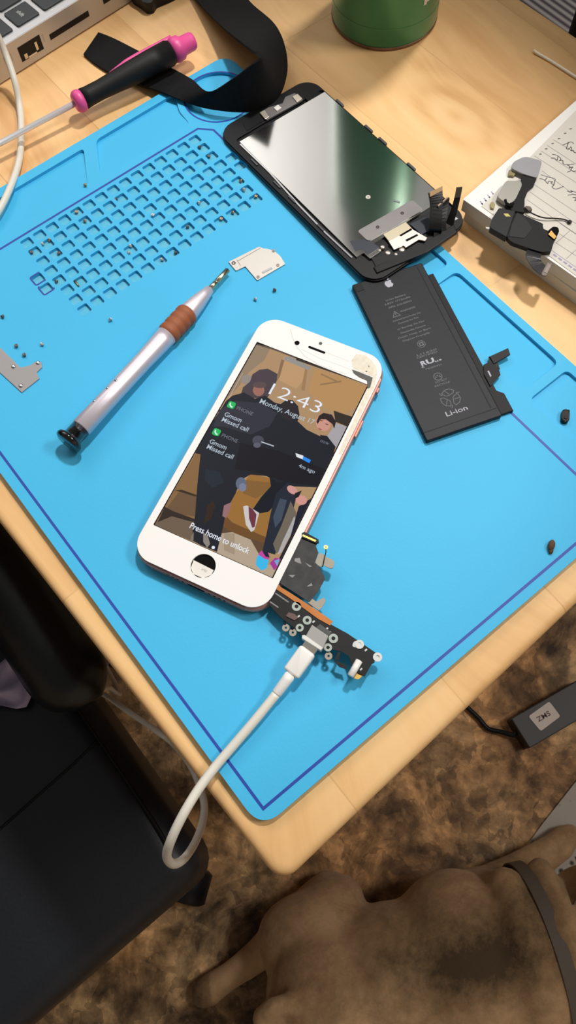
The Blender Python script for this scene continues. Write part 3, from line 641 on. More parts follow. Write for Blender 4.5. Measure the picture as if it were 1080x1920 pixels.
for nm, prs in (('front', [(h3(800, 440, 8.5), h3(828, 440, 8.5)), (h3(805, 425, 14), h3(828, 424, 14)), (h3(806, 385, 20), h3(830, 380, 20)), (h3(803, 362, 24), h3(829, 349, 24))]),
                ('middle', [(h3(812, 450, 8.5), h3(838, 440, 8.5)), (h3(815, 420, 13), h3(836, 415, 13)), (h3(815, 392, 18), h3(842, 376, 18)), (h3(822, 388, 20), h3(842, 370, 20))]),
                ('rear', [(h3(835, 420, 8.5), h3(848, 428, 8.5)), (h3(845, 395, 14), h3(856, 400, 14)), (h3(852, 370, 19), h3(863, 372, 19)), (h3(856, 351, 23), h3(867, 350, 23))])):
    b = B(); ribbon(b, prs, 0.5, FLEX); fx = part('flex_cable', b, disp, 'black flex cable standing up')
    l, r = prs[-1]; l0, r0 = prs[-2]; d = ((l0 - l) + (r0 - r)).normalized(); nn = Vector((0, 0, 1)); cb = B()
    k = 2.2 if nm != 'rear' else 5.0
    cf = Frame((l + r) / 2 + d * k * 0.5, u=(r - l).normalized(), v=d, w=(r - l).normalized().cross(d)); sg = 1 if cf.w.z > 0 else -1
    cb.box((0, 0, 0.55 * sg), ((r - l).length * 0.9, k, 0.8), M('tan connector', (176, 142, 100), 0.5) if nm != 'rear' else M('olive connector', (66, 62, 52), 0.45), cf, 0.15); part('connector', cb, fx)
b = B(); dpx(b, [(842, 412), (850, 408), (858, 414), (846, 420)], 2.4, 3.0, M('white scuff', (196, 196, 200), 0.5)); dpx(b, [(826, 405), (850, 400), (857, 430), (832, 438)], 1.6, 2.3, MATS['inner black']); part('corner_recess', b, disp)
b = B(); dpx(b, [(737, 377), (750, 381), (749, 384), (737, 380)], 3.11, 3.3, CHROME); part('metal_sliver', b, disp)
b = B(); u_, v_ = dl(690, 372); b.ring((u_, v_), 0.4, 1.3, 3.1, 3.25, STEEL, 18, DF); part('plate_dimple', b, disp)

# ================================================================== DOCK FLEX BOARD with port
H0 = 11.4
def bp_(b, pts, z0, z1, m, bev=0.0, rnd=0.0):
    q = [tuple(p[:2]) for p in PP(pts, z1)]; q = rounded(q, rnd, 3) if rnd else q
    b.prism(q, TT + z0, TT + z1, m, WORLD, bev)
PCB = M('black circuit board', (13, 13, 15), 0.5, spec=0.25); GRF = M('graphite film', (54, 54, 54), 0.6, spec=0.25, var=(220, (64, 64, 64), 0.1)); BEI = M('beige metal tab', (150, 143, 130), 0.55, 0.15); ORA = M('amber flex strip', (176, 104, 36), 0.35, 0.3, var=(160, (160, 96, 30), 0.2))
PCBW = M('white silkscreen', (190, 192, 196), 0.5); RINGM = M('tin ring', (150, 160, 154), 0.5, 0.3)
bo = P(610, 1170, H0); board = thing('dock_flex_board', 'black charging port circuit board protruding from under the phone', 'circuit board', (bo.x, bo.y, MT))
b = B(); bp_(b, [(504, 1134), (520, 1100), (621, 1171), (652, 1188), (705, 1224), (702, 1242), (696, 1246), (684, 1268), (671, 1262), (661, 1252), (655, 1230), (640, 1221), (610, 1215), (575, 1200), (549, 1174), (526, 1158)], H0 - 0.8, H0, PCB, 0.1); pcb = part('board', b, board)
b = B(); bp_(b, [(560, 1004), (572, 998), (598, 1014), (592, 1024), (597, 1036), (590, 1055), (600, 1066), (608, 1080), (609, 1086), (597, 1108), (580, 1129), (524, 1093), (540, 1056)], H0 - 0.2, H0 + 0.3, GRF, 0.08); gf = part('graphite_flex', b, board, 'dull grey flex panel')
for pts in ([(553, 1047), (562, 1046), (565, 1057), (558, 1055), (552, 1052)], [(572, 1055), (585, 1062), (580, 1063)], [(541, 1078), (554, 1078), (548, 1083)], [(575, 1100), (584, 1093), (586, 1098)]):
    b = B(); bp_(b, pts, H0 + 0.3, H0 + 0.33, M('scuff grey', (128, 128, 128), 0.5)); part('scuff', b, gf)
b = B(); bp_(b, [(566, 999), (571, 997), (597, 1011), (598, 1017), (592, 1019), (566, 1008)], H0 - 0.2, H0 + 1.1, PCB, 0.2); bp_(b, [(568, 1002), (593, 1013), (591, 1016), (567, 1005)], H0 + 1.1, H0 + 1.3, GOLD); part('ribbon_connector', b, board, 'black ribbon connector with gold contacts')
b = B(); bp_(b, [(519, 1096), (545, 1112), (600, 1148), (624, 1165), (619, 1173), (596, 1160), (540, 1119), (515, 1103)], H0, H0 + 0.35, ORA, 0.05); part('amber_strip', b, board, 'amber flexible strip')
b = B(); bp_(b, [(598, 1036), (606, 1038), (614, 1046), (622, 1048), (628, 1054), (624, 1066), (616, 1065), (607, 1059), (601, 1064), (590, 1055)], H0 - 0.5, H0 + 0.1, BEI, 0.1, 1.0); t1 = part('metal_tab', b, board, 'beige metal tab with notch')
b = B(); bp_(b, [(582, 1119), (593, 1129), (607, 1120), (611, 1126), (604, 1139), (598, 1145), (577, 1130)], H0 - 0.5, H0 + 0.1, BEI, 0.1, 0.6); part('metal_tab', b, board, 'beige forked metal tab')
b = B(); w_ = PP([(605, 1063), (608, 1048), (611, 1036), (611, 1026)], H0 + 0.6); b.tube(w_, 0.22, DARK, 6); g_ = P(611, 1026, H0 + 0.6); b.ring((g_.x, g_.y), 0.35, 0.95, g_.z - 0.15, g_.z + 0.2, GOLD, 14); part('antenna_clip', b, board, 'tiny gold ring on a thin wire')
for (px, py, r) in ((556, 1137, 2.0), (576, 1163, 1.9), (562, 1177, 1.7), (625, 1197, 2.0), (615, 1214, 1.7), (674, 1208, 1.9), (708, 1232, 1.9)):
    b = B(); q = P(px, py, H0 + 0.3); b.ring((q.x, q.y), r * 0.42, r, TT + H0 - 0.1, TT + H0 + 0.35, RINGM if px < 650 else M('white ring', (204, 208, 206), 0.5), 20); part('screw_ring', b, board)
for (px, py, qx, qy) in ((536, 1177, 533, 1165), (549, 1186, 548, 1175), (616, 1230, 614, 1216)):
    b = B(); q = P(px, py, H0 - 0.3); b.ring((q.x, q.y), 0.5, 1.6, TT + H0 - 0.7, TT + H0 - 0.2, BEI, 16); e_ = P(qx, qy, H0 - 0.4); b.tube([e_, e_.lerp(q, 0.55)], 0.5, PCB, 6); part('grounding_lug', b, board)
b = B(); bp_(b, [(663, 1203), (676, 1199), (682, 1208), (674, 1216), (660, 1212)], H0 - 0.1, H0 + 0.1, MATS['white ring'], 0, 0.8); bp_(b, [(700, 1226), (711, 1225), (716, 1234), (706, 1240), (700, 1236)], H0 - 0.5, H0 - 0.1, MATS['white ring'], 0, 0.8); part('white_tab', b, board)
for (dx) in (0, 1):
    b = B(); strip(b, [tuple(P(a, c_, H0)[:2]) for a, c_ in (((516, 1112), (541, 1129)) if dx == 0 else ((506, 1128), (522, 1139)))], 0.55, TT + H0, TT + H0 + 0.03, M('dim print', (120, 122, 126), 0.5)); part('code_print', b, pcb)
for (px, py) in ((588, 1166), (613, 1179), (618, 1186), (686, 1219), (677, 1255), (560, 1156)):
    b = B(); q = P(px, py, H0); b.box((q.x, q.y, TT + H0 + 0.15), (1.2, 0.7, 0.3), PCBW, WORLD); part('solder_pad', b, pcb)
b = B(); bp_(b, [(541, 1148), (552, 1151), (560, 1158), (552, 1163), (536, 1155)], H0, H0 + 0.5, M('brown chip', (84, 58, 52), 0.45)); part('microphone_chip', b, pcb)
b = B(); bp_(b, [(593, 1176), (600, 1170), (622, 1186), (616, 1192)], H0, H0 + 0.5, M('grey chip', (52, 54, 56), 0.45)); part('chip', b, pcb)
b = B(); bp_(b, [(585, 1171), (616, 1192), (605, 1218), (572, 1194)], H0 - 0.8, H0 + 2.2, M('port shell', (150, 149, 147), 0.55, 0.1), 0.35); bp_(b, [(566, 1191), (571, 1190), (605, 1214), (602, 1220), (566, 1197)], H0 - 0.8, H0 + 2.5, M('white rim', (214, 214, 210), 0.5), 0.3); part('charging_port', b, board, 'grey metal charging port shell with a white rim')
b = B(); q0, q1 = P(674, 1238, H0 + 1.6), P(657, 1268, H0 + 1.2); b.tube([q0, q0.lerp(q1, 0.03), q0.lerp(q1, 0.97), q1], [0.9, 1.5, 1.5, 1.0], WHITE, 14); part('white_post', b, board, 'white plastic post at the board end')
b = B(); bp_(b, [(664, 1262), (670, 1258), (681, 1266), (672, 1274), (664, 1272)], H0 - 1.4, H0 - 0.6, GOLD); bp_(b, [(634, 1222), (639, 1224), (634, 1238), (628, 1236)], H0 - 0.8, H0 - 0.2, PCB); bp_(b, [(626, 1238), (648, 1246), (651, 1255), (636, 1250)], H0 - 1.5, H0 - 0.7, PCB); part('end_contacts', b, board)

# ================================================================== CHARGING CABLE
CAB = M('white cable jacket', (226, 223, 214), 0.45, var=(18, (216, 208, 194), 0.25)); PLG = M('white plug', (232, 231, 227), 0.35)
cable = thing('charging_cable', 'white charging cable plugged into the circuit board and looping off the table', 'cable', P(545, 1263, 4))
ca, cb_, cc_ = P(589, 1204, H0 + 1.0), P(578, 1219, H0 + 1.0), P(545.5, 1264, H0 - 0.6)
dirc = (cc_ - cb_).normalized(); su = dirc.cross(Vector((0, 0, 1))).normalized(); sw = su.cross(dirc)
CF = Frame(cb_, u=su, v=dirc, w=-sw if (-sw).z > 0 else sw); Lp = (cc_ - cb_).length
b = B(); b.prism(rrect(7.6, Lp, 1.2, 4, 0, Lp / 2), -2.4, 2.4, PLG, CF, bev=1.2, seg=3, bottom=True); auto_smooth(part('plug_body', b, cable, 'white plug body'), 50)
b = B(); b.box((0, -1.8, 0), (6.4, 3.8, 1.8), M('plug tip', (150, 146, 140), 0.4, 0.7), CF, 0.3); part('plug_tip', b, cable, 'grey metal plug tip')
r0, r1_ = cc_, P(518, 1301, 9.0)
b = B(); b.tube([r0, r0.lerp(r1_, 0.3), r0.lerp(r1_, 0.95), r1_], [2.35, 2.35, 2.2, 2.0], PLG, 20); part('strain_relief', b, cable, 'white strain relief sleeve')
path = [r1_, P(480, 1348, 8.2), P(440, 1395, 7.2), P(405, 1436, 6.6), P(372, 1480, 7.5), P(342, 1530, 8), P(320, 1577, 2), P(313, 1606, -12), P(326, 1620, -30), P(347, 1608, -52), P(368, 1575, -75), P(381, 1535, -92), P(381, 1497, -105), P(360, 1440, -130), P(325, 1395, -180), P(290, 1368, -190), P(245, 1337, -225), P(200, 1305, -250), P(186, 1297, -266), Vector((-50, 172, 442)), Vector((-53, 178, 392)), Vector((-55, 192, 340)), Vector((-55, 250, 280)), Vector((-48, 330, 180)), Vector((0, 380, 40)), Vector((20, 470, 3)), Vector((60, 620, 3))]
b = B(); b.tube(spline(path, 8), 1.95, CAB, 16); part('cord', b, cable, 'off-white cord')

# white cable by the laptop
path = [P(-30, 20, 40), P(-8, 60, 30), P(10, 100, 20), P(27, 150, 12), P(37, 200, 3.2), P(40, 250, 2.4), P(36, 300, 2.6), P(22, 345, 5.6), P(-2, 395, 6.8), P(-40, 450, 6.4)]
b = B(); b.tube(spline(path, 8), 1.9, CAB, 16)
single('power_cable', b, 'thin white cable hanging down from the laptop at the left edge', 'cable', P(37, 220, 0))

# ================================================================== SILVER SCREWDRIVER
SIL = M('anodised aluminium', (214, 206, 216), 0.42, 0.55); BRN = M('brown rubber grip', (150, 82, 46), 0.6); BCAP = M('black glossy cap', (14, 15, 18), 0.15, coat=0.5)
p0, p1 = P(136, 820, 11.6), P(418, 516, 7.0)
sd = thing('precision_screwdriver', 'silver precision screwdriver with brown grip and black spinning cap', 'screwdriver', (p0.x, p0.y, MT))
Ld = (p1 - p0).length; dv = (p1 - p0).normalized()
def along(t): return p0 + dv * t
b = B(); b.lathe(p0, p1, [(-4.0, 0.1), (-4.0, 5.5), (-3.4, 6.6), (-2.3, 7.0), (-1.2, 6.7), (-0.4, 5.4), (0.4, 4.6), (6.0, 4.6), (6.0, 4.2)], BCAP, 32); part('cap', b, sd, 'black swivel cap')
b = B(); b.lathe(p0, p1, [(5.8, 4.3), (6.4, 4.9), (30, 4.5), (52, 4.55), (66, 5.0), (70.5, 5.2)], SIL, 32); sl = part('barrel', b, sd, 'silver barrel')
for t_, px, py in ((0, 180, 756), (0, 204, 731), (0, 219, 716)):
    q = P(px, py, 13.5); tt = (q - p0).dot(dv); ax = along(tt); side = (q - ax); side = (side - dv * side.dot(dv)).normalized(); b = B(); cpt = ax + side * 4.35
    b.lathe(cpt, cpt + side, [(0, 0.75), (0.5, 0.7), (0.62, 0.01)], CHROME, 14); part('barrel_pin', b, sl)
prof = [(70.0, 5.0)]
for k in range(4): prof += [(70.5 + k * 4.2, 5.3), (71.4 + k * 4.2, 5.75), (73.5 + k * 4.2, 5.75), (74.4 + k * 4.2, 5.35)]
b = B(); b.lathe(p0, p1, prof + [(87.4, 5.0)], BRN, 32); part('grip', b, sd, 'ribbed brown rubber grip')
b = B(); b.lathe(p0, p1, [(87, 4.8), (88, 4.9), (94, 4.3), (100, 3.3), (105, 2.4), (105.4, 1.4)], SIL, 32); part('nose_cone', b, sd, 'tapered silver nose')
b = B(); b.lathe(p0, p1, [(105, 1.5), (110, 1.5), (110.2, 1.25), (110.8, 1.25), (111, 1.5), (119, 1.5), (119.2, 1.3), (120, 1.3), (120.2, 1.5), (Ld - 0.6, 1.45), (Ld, 0.9)], M('bit steel', (214, 204, 178), 0.25, 1.0), 6); part('bit', b, sd, 'hexagonal steel bit')

# ================================================================== PINK AND BLACK SCREWDRIVER
PINK = M('pink plastic', (226, 82, 150), 0.4); BGR = M('black rubber grip', (20, 20, 22), 0.55, bump=(260, 0.06))
q0, q1 = P(144, 192, 11.0), P(362, 76, 13.0); LK = (q1 - q0).length; kv = (q1 - q0).normalized()
ps = thing('pink_screwdriver', 'large screwdriver with black and pink handle, beside the laptop', 'screwdriver', (q0.x, q0.y, TT))
sh0 = q0 - kv * 150; b = B(); b.lathe(q0, sh0, [(-4, 1.6), (146, 1.6), (150, 1.0)], M('satin white steel', (236, 236, 240), 0.35, 0.55), 20); part('shaft', b, ps, 'bright steel shaft')
b = B(); b.lathe(q0, q1, [(-1.6, 2), (-1.4, 4.6), (0, 5.9), (1.6, 6.2), (3.2, 5.9), (4.2, 5.2)], PINK, 28); part('collar', b, ps, 'pink collar')
b = B(); b.lathe(q0, q1, [(4, 4.6), (4.4, 5.6), (8, 5.3), (16, 5.2), (26, 5.7), (36, 6.4), (50, 6.9), (62, 7.0), (LK - 17, 6.9), (LK - 15.2, 6.4), (LK - 15, 4)], BGR, 28); hd = part('handle_grip', b, ps, 'black rubber handle')
b = B()
upn = Vector((0, 0, 1)); sidev = Vector((-kv.y, kv.x, 0)).normalized()
if sidev.y < 0: sidev = -sidev
for (t0, t1) in ((22, LK - 11),):
    pth = []; rr = []
    for k in range(13):
        t = t0 + (t1 - t0) * k / 12; rad = 5.6 + 1.5 * min(1, k / 6); pth.append(q0 + kv * t + sidev * (rad - 1.5) + upn * 2.2); rr.append(0.9 + 1.8 * min(1, k / 4.0))
    b.tube(pth, rr, PINK, 14)
part('pink_inlay', b, ps, 'pink inlay stripe along the handle')
b = B(); b.lathe(q0, q1, [(LK - 15.4, 4), (LK - 15.2, 6.0), (LK - 12.5, 7.0), (LK - 9, 6.6), (LK - 7.4, 5.2), (LK - 1.2, 5.0), (LK + 0.2, 4.3), (LK + 0.6, 0.1)], PINK, 28); part('end_cap', b, ps, 'stepped pink end cap')

# ================================================================== VELCRO STRAP
VEL = M('black hook and loop', (7, 7, 9), 0.8, spec=0.25, bump=(900, 0.25), var=(300, (13, 13, 16), 0.2))
prs = [((185, 62, 1.2), (157, 103, 1.0)), ((215, 74, 1.4), (178, 120, 1.2)), ((262, 98, 1.8), (212, 140, 1.6)), ((318, 127, 3.5), (262, 160, 3.0)), ((360, 150, 8), (302, 173, 5.5)), ((392, 172, 15), (345, 190, 6)), ((437, 147, 24), (400, 205, 6)), ((470, 122, 32), (468, 209, 6)), ((487, 111, 36), (514, 192, 6)), ((485, 105, 36), (536, 142, 8)), ((468, 93, 31), (534, 90, 12)), ((430, 63, 20), (514, 46, 12)), ((393, 28, 10), (470, 6, 8)), ((355, -15, 3), (440, -36, 4)), ((320, -70, 1.2), (410, -90, 1.4))]
b = B(); ribbon(b, [(P(*l), P(*r)) for l, r in prs], 1.3, VEL, 8)
auto_smooth(single('hook_loop_strap', b, 'black hook and loop strap twisting in a loop over the mat corner', 'strap', P(400, 200, 0)), 60)

# ================================================================== GREEN CAN
GRN = M('green lacquer', (44, 122, 88), 0.3, 0.35, coat=0.3, var=(14, (58, 134, 96), 0.25), scl=(1, 1, 0.3)); RUST = M('rusty rim', (112, 84, 66), 0.5, 0.6, var=(120, (150, 118, 96), 0.2))
kx, ky = 345.5, 318.0; can = thing('spray_can', 'tall green spray can with scuffed rim at the back of the table', 'can', (kx, ky, TT)); k0, k1 = (kx, ky, TT), (kx, ky, TT + 1)
b = B(); b.lathe(k0, k1, [(1.2, 30.5), (2.2, 32.2), (3, 32.4), (150, 32.4), (160, 31.4), (168, 27), (174, 18), (176, 13)], GRN, 56); cb = part('can_body', b, can)
b = B(); b.lathe(k0, k1, [(0.02, 28), (0.05, 31.2), (0.6, 32.3), (1.5, 32.6), (2.3, 32.1), (2.4, 29)], RUST, 56); part('base_rim', b, can, 'scuffed brown base rim')
b = B(); b.ring((kx, ky), 32.2, 32.5, TT + 13.3, TT + 13.9, M('seam line green', (64, 132, 96), 0.35, 0.3), 56); part('body_seam', b, cb)
b = B(); b.lathe(k0, k1, [(170, 24), (171, 25), (205, 23.5), (212, 22), (214, 17), (214, 0.01)], M('black cap', (20, 20, 22), 0.4), 40); part('cap', b, can, 'black plastic cap')
# white lettering round the can side that faces the camera's right, only its lowest strokes in the frame
b = B()
LETC = M('white can print', (214, 208, 200), 0.5)
def on_can(b, pts, m):
    v = [(kx + 32.55 * math.cos(a), ky + 32.55 * math.sin(a), TT + z) for a, z in pts]; b.add(v, [list(range(len(v)))], m)
lp = P(800, 3, 34); a0 = math.atan2(-30, 13)
a0 = math.radians(-92)
for (da, w, z0, z1) in ((0.0, 0.07, 23.0, 50.0), (0.07, 0.07, 24.2, 27.5), (0.14, 0.07, 25.6, 29)):
    for k in range(4):
        aa, ab = a0 + da + w * k / 4, a0 + da + w * (k + 1) / 4; on_can(b, [(aa, z0), (ab, z0), (ab, z1), (aa, z1)], LETC)
part('can_lettering', b, cb, 'white letter stroke on the can')

# ================================================================== RECEIPT PAD, top sheet, flex on it
PAPER = M('white paper', (236, 233, 229), 0.7); PAGE = M('page edges', (226, 220, 210), 0.8, var=(90, (206, 198, 186), 0.25), scl=(0.2, 0.2, 30)); SHADED_SHEET = M('form sheet greyed by shade', (206, 201, 192), 0.7, var=(7, (220, 213, 203), 0.3))  # sheet grey: shade on the white page put into the colour
nc = P(868, 374, 15)
NF = Frame((nc.x, nc.y, TT), 4.2)
pad = thing('receipt_pad', 'thick white ruled pad with handwriting at the right edge', 'notepad', (nc.x + 60, nc.y - 60, TT))
b = B(); b.prism([(2.2, -150), (130, -150), (130, -2.0), (2.2, -2.0)], 0.05, 7.4, PAGE, NF, bev=0.4); part('page_block', b, pad)
NF2 = Frame((nc.x, nc.y, TT), 6.2)
b = B(); b.prism([(0.3, -150), (130, -150), (130, -0.3), (0.3, -0.3)], 7.4, 15.0, PAGE, NF2, bev=0.3); part('page_block', b, pad, 'upper half of the page block, slightly turned')
b = B(); b.prism([(0, -150), (130, -150), (130, 0), (0, 0)], 15.0, 15.15, PAPER, NF2); part('under_sheet', b, pad, 'white sheet showing as a margin')
s0 = P(1067, 220, 15.4); s1 = P(1001, 287, 15.4); ang = math.degrees(math.atan2((s0 - s1).y, (s0 - s1).x))
NF3 = Frame((s1.x, s1.y, TT), ang)
def nl(px, py): q = P(px, py, 15.5) - NF3.o; return q.dot(NF3.u), q.dot(NF3.v)
fa = nl(869, 376); fb = nl(1080, 528)
b = B(); b.prism([(fa[0] + 3, 0), (90, 0), (90, -140), (fa[0] + 3 + (fb[0] - fa[0]) * 2.2, -140)], 15.2, 15.4, SHADED_SHEET, NF3); sheet = part('form_sheet', b, pad, 'ruled form sheet with handwriting, shade put into its grey tone')
INK = M('pale print line', (150, 146, 144), 0.7); PEN = M('dark ink', (62, 58, 62), 0.6); PURP = M('violet print', (158, 152, 178), 0.7)
def sline(pts, w, m): 
    q = [nl(*p) for p in pts]; s2 = B(); strip(s2, q, w, 15.4, 15.43, m); b.add([NF3(*v) for v in s2.v], s2.f, m)
b = B()
o_ = lambda x, y: (980 + x * 0.10417, 220 + y * 0.10417)
for (x0, y0, x1, y1) in ((550, 400, 960, 640), (440, 500, 1100, 930), (330, 600, 1100, 1090), (210, 690, 1100, 1260), (350, 960, 1100, 1520), (200, 1200, 1100, 1800), (130, 1340, 1100, 2010), (80, 1480, 1100, 2200)):
    sline([o_(x0, y0), o_(x1, y1)], 0.32, INK)
c3 = lambda x, y: (1000 + x * 0.09379, 380 + y * 0.09375)
for ln_ in (((520, 400), (853, 620)), ((520, 620), (853, 830)), ((440, 790), (853, 1060)), ((460, 800), (730, 560)), ((660, 1120), (853, 940))): sline([c3(*p) for p in ln_], 0.3, INK)
sline([c3(350, 940), c3(853, 1290)], 0.35, PURP)
part('ruled_lines', b, sheet)
b = B()
for k, (x, y) in enumerate(((865, 205), (765, 285), (655, 380), (540, 470), (425, 565), (320, 660))): sline([o_(x - 22, y + 4), o_(x + 22, y - 4)], 0.8, M('row number print', (110, 106, 106), 0.7))
part('row_numbers', b, sheet)
b = B()
hw = [[(720, 500), (790, 470), (870, 440), (920, 470)], [(830, 440), (800, 520), (790, 560), (830, 570), (870, 530), (880, 560), (870, 600), (910, 590), (930, 630), (990, 640)],
      [(530, 660), (580, 670), (640, 690)], [(510, 735), (570, 730), (620, 770), (640, 700), (690, 750), (660, 780), (720, 770), (730, 830), (790, 850), (930, 840)], [(790, 850), (850, 880), (840, 910), (900, 890), (870, 940), (920, 970), (1000, 950)], [(800, 985), (870, 960)],
      [(330, 1030), (420, 1060), (580, 1100)], [(440, 1080), (400, 1130), (360, 1110), (300, 1100)], [(400, 1130), (450, 1190), (470, 1150), (540, 1160), (510, 1180), (560, 1220), (530, 1250), (600, 1290), (740, 1240)], [(590, 1110), (560, 1220)],
      [(800, 1320), (850, 1345), (900, 1330), (860, 1320), (960, 1345), (1000, 1330)], [(810, 1400), (880, 1390), (960, 1385)], [(900, 1440), (960, 1450), (940, 1500), (1000, 1480)]]
for st in hw: sline([p[:2] for p in spline([Vector((*o_(*p), 0)) for p in st], 5)], 0.42, PEN)
part('handwriting', b, sheet, 'dark cursive handwriting')
b = B()
for k in range(5):
    x, y = 400 + k * 100, 1030 + k * 72; sline([c3(x, y), c3(x + 70, y + 52)], 1.1, PURP)
part('printed_footer', b, sheet)
b = B(); u2 = lambda px, py: tuple((NF2.u * ((P(px, py, 15.2) - NF2.o).dot(NF2.u)) + NF2.v * ((P(px, py, 15.2) - NF2.o).dot(NF2.v)) + NF2.o)[:2])
for k in range(4): strip(b, [u2(903 + k * 7, 381 - k * 6), u2(909 + k * 7, 388 - k * 6)], 1.0, TT + 15.15, TT + 15.18, PURP); strip(b, [u2(900 + k * 7, 377 - k * 6), u2(905 + k * 7, 383 - k * 6)], 0.6, TT + 15.15, TT + 15.18, PURP)
part('margin_print', b, pad)

# flex module on the pad
HN = 18.2
fm_o = P(975, 400, 15.5); fm = thing('flex_module', 'black loudspeaker flex module with grey tape, lying on the pad', 'phone part', (fm_o.x, fm_o.y, TT + 15.5))
n4 = lambda pts: [(880 + x * 0.18519, 280 + y * 0.18519) for x, y in pts]
MOD = M('module black', (19, 20, 24), 0.5, spec=0.3); MODD = M('module dark', (9, 10, 12), 0.55, spec=0.25); TAPE = M('grey tape', (150, 150, 154), 0.35); MCAN = M('metal can', (148, 146, 138), 0.4, 0.7)
def np_(b, pts, z0, z1, m, bev=0.0, rnd=0.0): bp_(b, n4(pts), z0, z1, m, bev, rnd)
b = B(); np_(b, [(540, 250), (680, 290), (660, 350), (600, 400), (560, 500), (560, 640), (440, 620), (360, 560), (450, 520), (500, 380)], 15.6, 17.6, MODD, 0.2, 0.6); part('flex_spine', b, fm, 'dark flex spine')
b = B(); np_(b, [(440, 640), (520, 660), (430, 900), (350, 860)], 15.6, 17.4, MODD); part('under_frame', b, fm); b = B(); np_(b, [(300, 590), (470, 620), (380, 890), (210, 790), (230, 700)], 15.6, HN + 1, MOD, 0.5, 0.8); part('speaker_box', b, fm, 'black speaker block')
b = B(); np_(b, [(480, 630), (560, 670), (750, 750), (740, 810), (880, 850), (830, 1030), (730, 1040), (600, 1000), (430, 940), (380, 890), (430, 760)], 15.6, HN, MODD, 0.4, 0.8); part('body_block', b, fm, 'black body block')
b = B(); np_(b, [(480, 640), (560, 690), (640, 800), (560, 900), (400, 880), (430, 760)], HN, HN + 0.25, MOD, 0.1, 1.0); part('film_patch', b, fm)
b = B(); l1, l2 = n4([(600, 1000), (740, 1040)]); m1, m2 = n4([(570, 1080), (720, 1110)]); k1_, k2_ = n4([(640, 1200), (745, 1150)]); e1, e2 = n4([(720, 1270), (790, 1200)])
ribbon(b, [(P(*l1, 17), P(*l2, 17)), (P(*m1, 17.4), P(*m2, 17.4)), (P(*k1_, 17), P(*k2_, 16.6)), (P(*e1, 16.3), P(*e2, 16.2))], 0.4, FLEX); part('curled_flex', b, fm, 'curled black flex tail')
b = B(); np_(b, [(730, 1255), (790, 1140), (840, 1150), (830, 1190), (780, 1280), (740, 1275)], 15.9, 16.8, M('connector taupe', (112, 100, 94), 0.5, 0.2), 0.2); np_(b, [(755, 1240), (800, 1160), (825, 1170), (785, 1255)], 16.8, 17.0, M('connector inner', (140, 126, 118), 0.5)); part('tail_connector', b, fm, 'taupe connector at the flex end')
b = B(); np_(b, [(440, 130), (560, 70), (740, 115), (720, 190), (690, 290), (550, 250), (420, 190)], 17.6, 18.3, TAPE, 0.15, 2.0); part('grey_tape', b, fm, 'translucent grey tape')
b = B(); np_(b, [(370, 320), (530, 310), (530, 370), (460, 520), (400, 550), (320, 510), (280, 470)], 15.6, HN + 0.5, MCAN, 0.5, 1.2); part('vibration_can', b, fm, 'grey metal can')
b = B(); np_(b, [(215, 535), (240, 525), (262, 560), (250, 600), (215, 590)], 15.6, 16.6, M('brassy lug', (150, 138, 104), 0.35, 0.9), 0.2, 0.5); np_(b, [(402, 205), (440, 215), (470, 250), (450, 268), (395, 255)], 15.6, 16.8, MATS['brassy lug'], 0.2, 0.4); np_(b, [(345, 650), (390, 650), (420, 680), (370, 680)], HN + 1, HN + 1.1, M('yellow mark', (190, 180, 90), 0.5)); np_(b, [(165, 785), (215, 790), (205, 810), (170, 800)], 15.6, 16.0, PAPER); part('metal_lugs', b, fm)
b = B(); np_(b, [(350, 510), (375, 500), (385, 535), (420, 555), (450, 535), (455, 555), (420, 580), (370, 565)], HN + 0.5, HN + 0.8, DARK); part('spring_clip', b, fm)
b = B(); np_(b, [(800, 820), (850, 780), (900, 790), (910, 830), (870, 910), (800, 870)], HN - 1, HN + 0.6, DARK, 0.2, 0.5); np_(b, [(800, 860), (830, 820), (880, 880), (860, 910)], HN + 0.6, HN + 0.8, M('amber pad', (200, 156, 84), 0.4, 0.5)); part('amber_contact', b, fm, 'amber contact with black pad')
b = B(); wpth = [P(*p, h) for p, h in zip(n4([(560, 590), (620, 640), (740, 690), (870, 700), (960, 710), (1015, 735)]), (17.5, 17.5, 17, 16.6, 16.2, 16.2))]; b.tube(spline(wpth, 6), 0.35, M('thin black wire', (36, 28, 26), 0.5), 8); e_ = wpth[-1]; b.ball(e_, (1.2, 1.2, 0.6), MATS['thin black wire'], 12); np_(b, [(570, 570), (620, 580), (640, 610), (600, 620), (560, 610)], 15.6, 17.2, M('tiny plug brown', (90, 74, 60), 0.5), 0.1, 0.3); part('coax_wire', b, fm, 'thin dark wire with a round tip')

# ================================================================== thin off-white stick
b = B(); b.tube(spline([P(1001, 94, 1.6), P(1006, 99, 1.0), P(1030, 113, 0.8), P(1060, 132, 0.8), P(1100, 158, 0.8)], 5), 0.8, M('pale stick', (255, 246, 232), 0.6), 8)
single('thin_stick', b, 'thin pale stick lying near the far corner of the table', 'stick', P(1050, 126, 0))

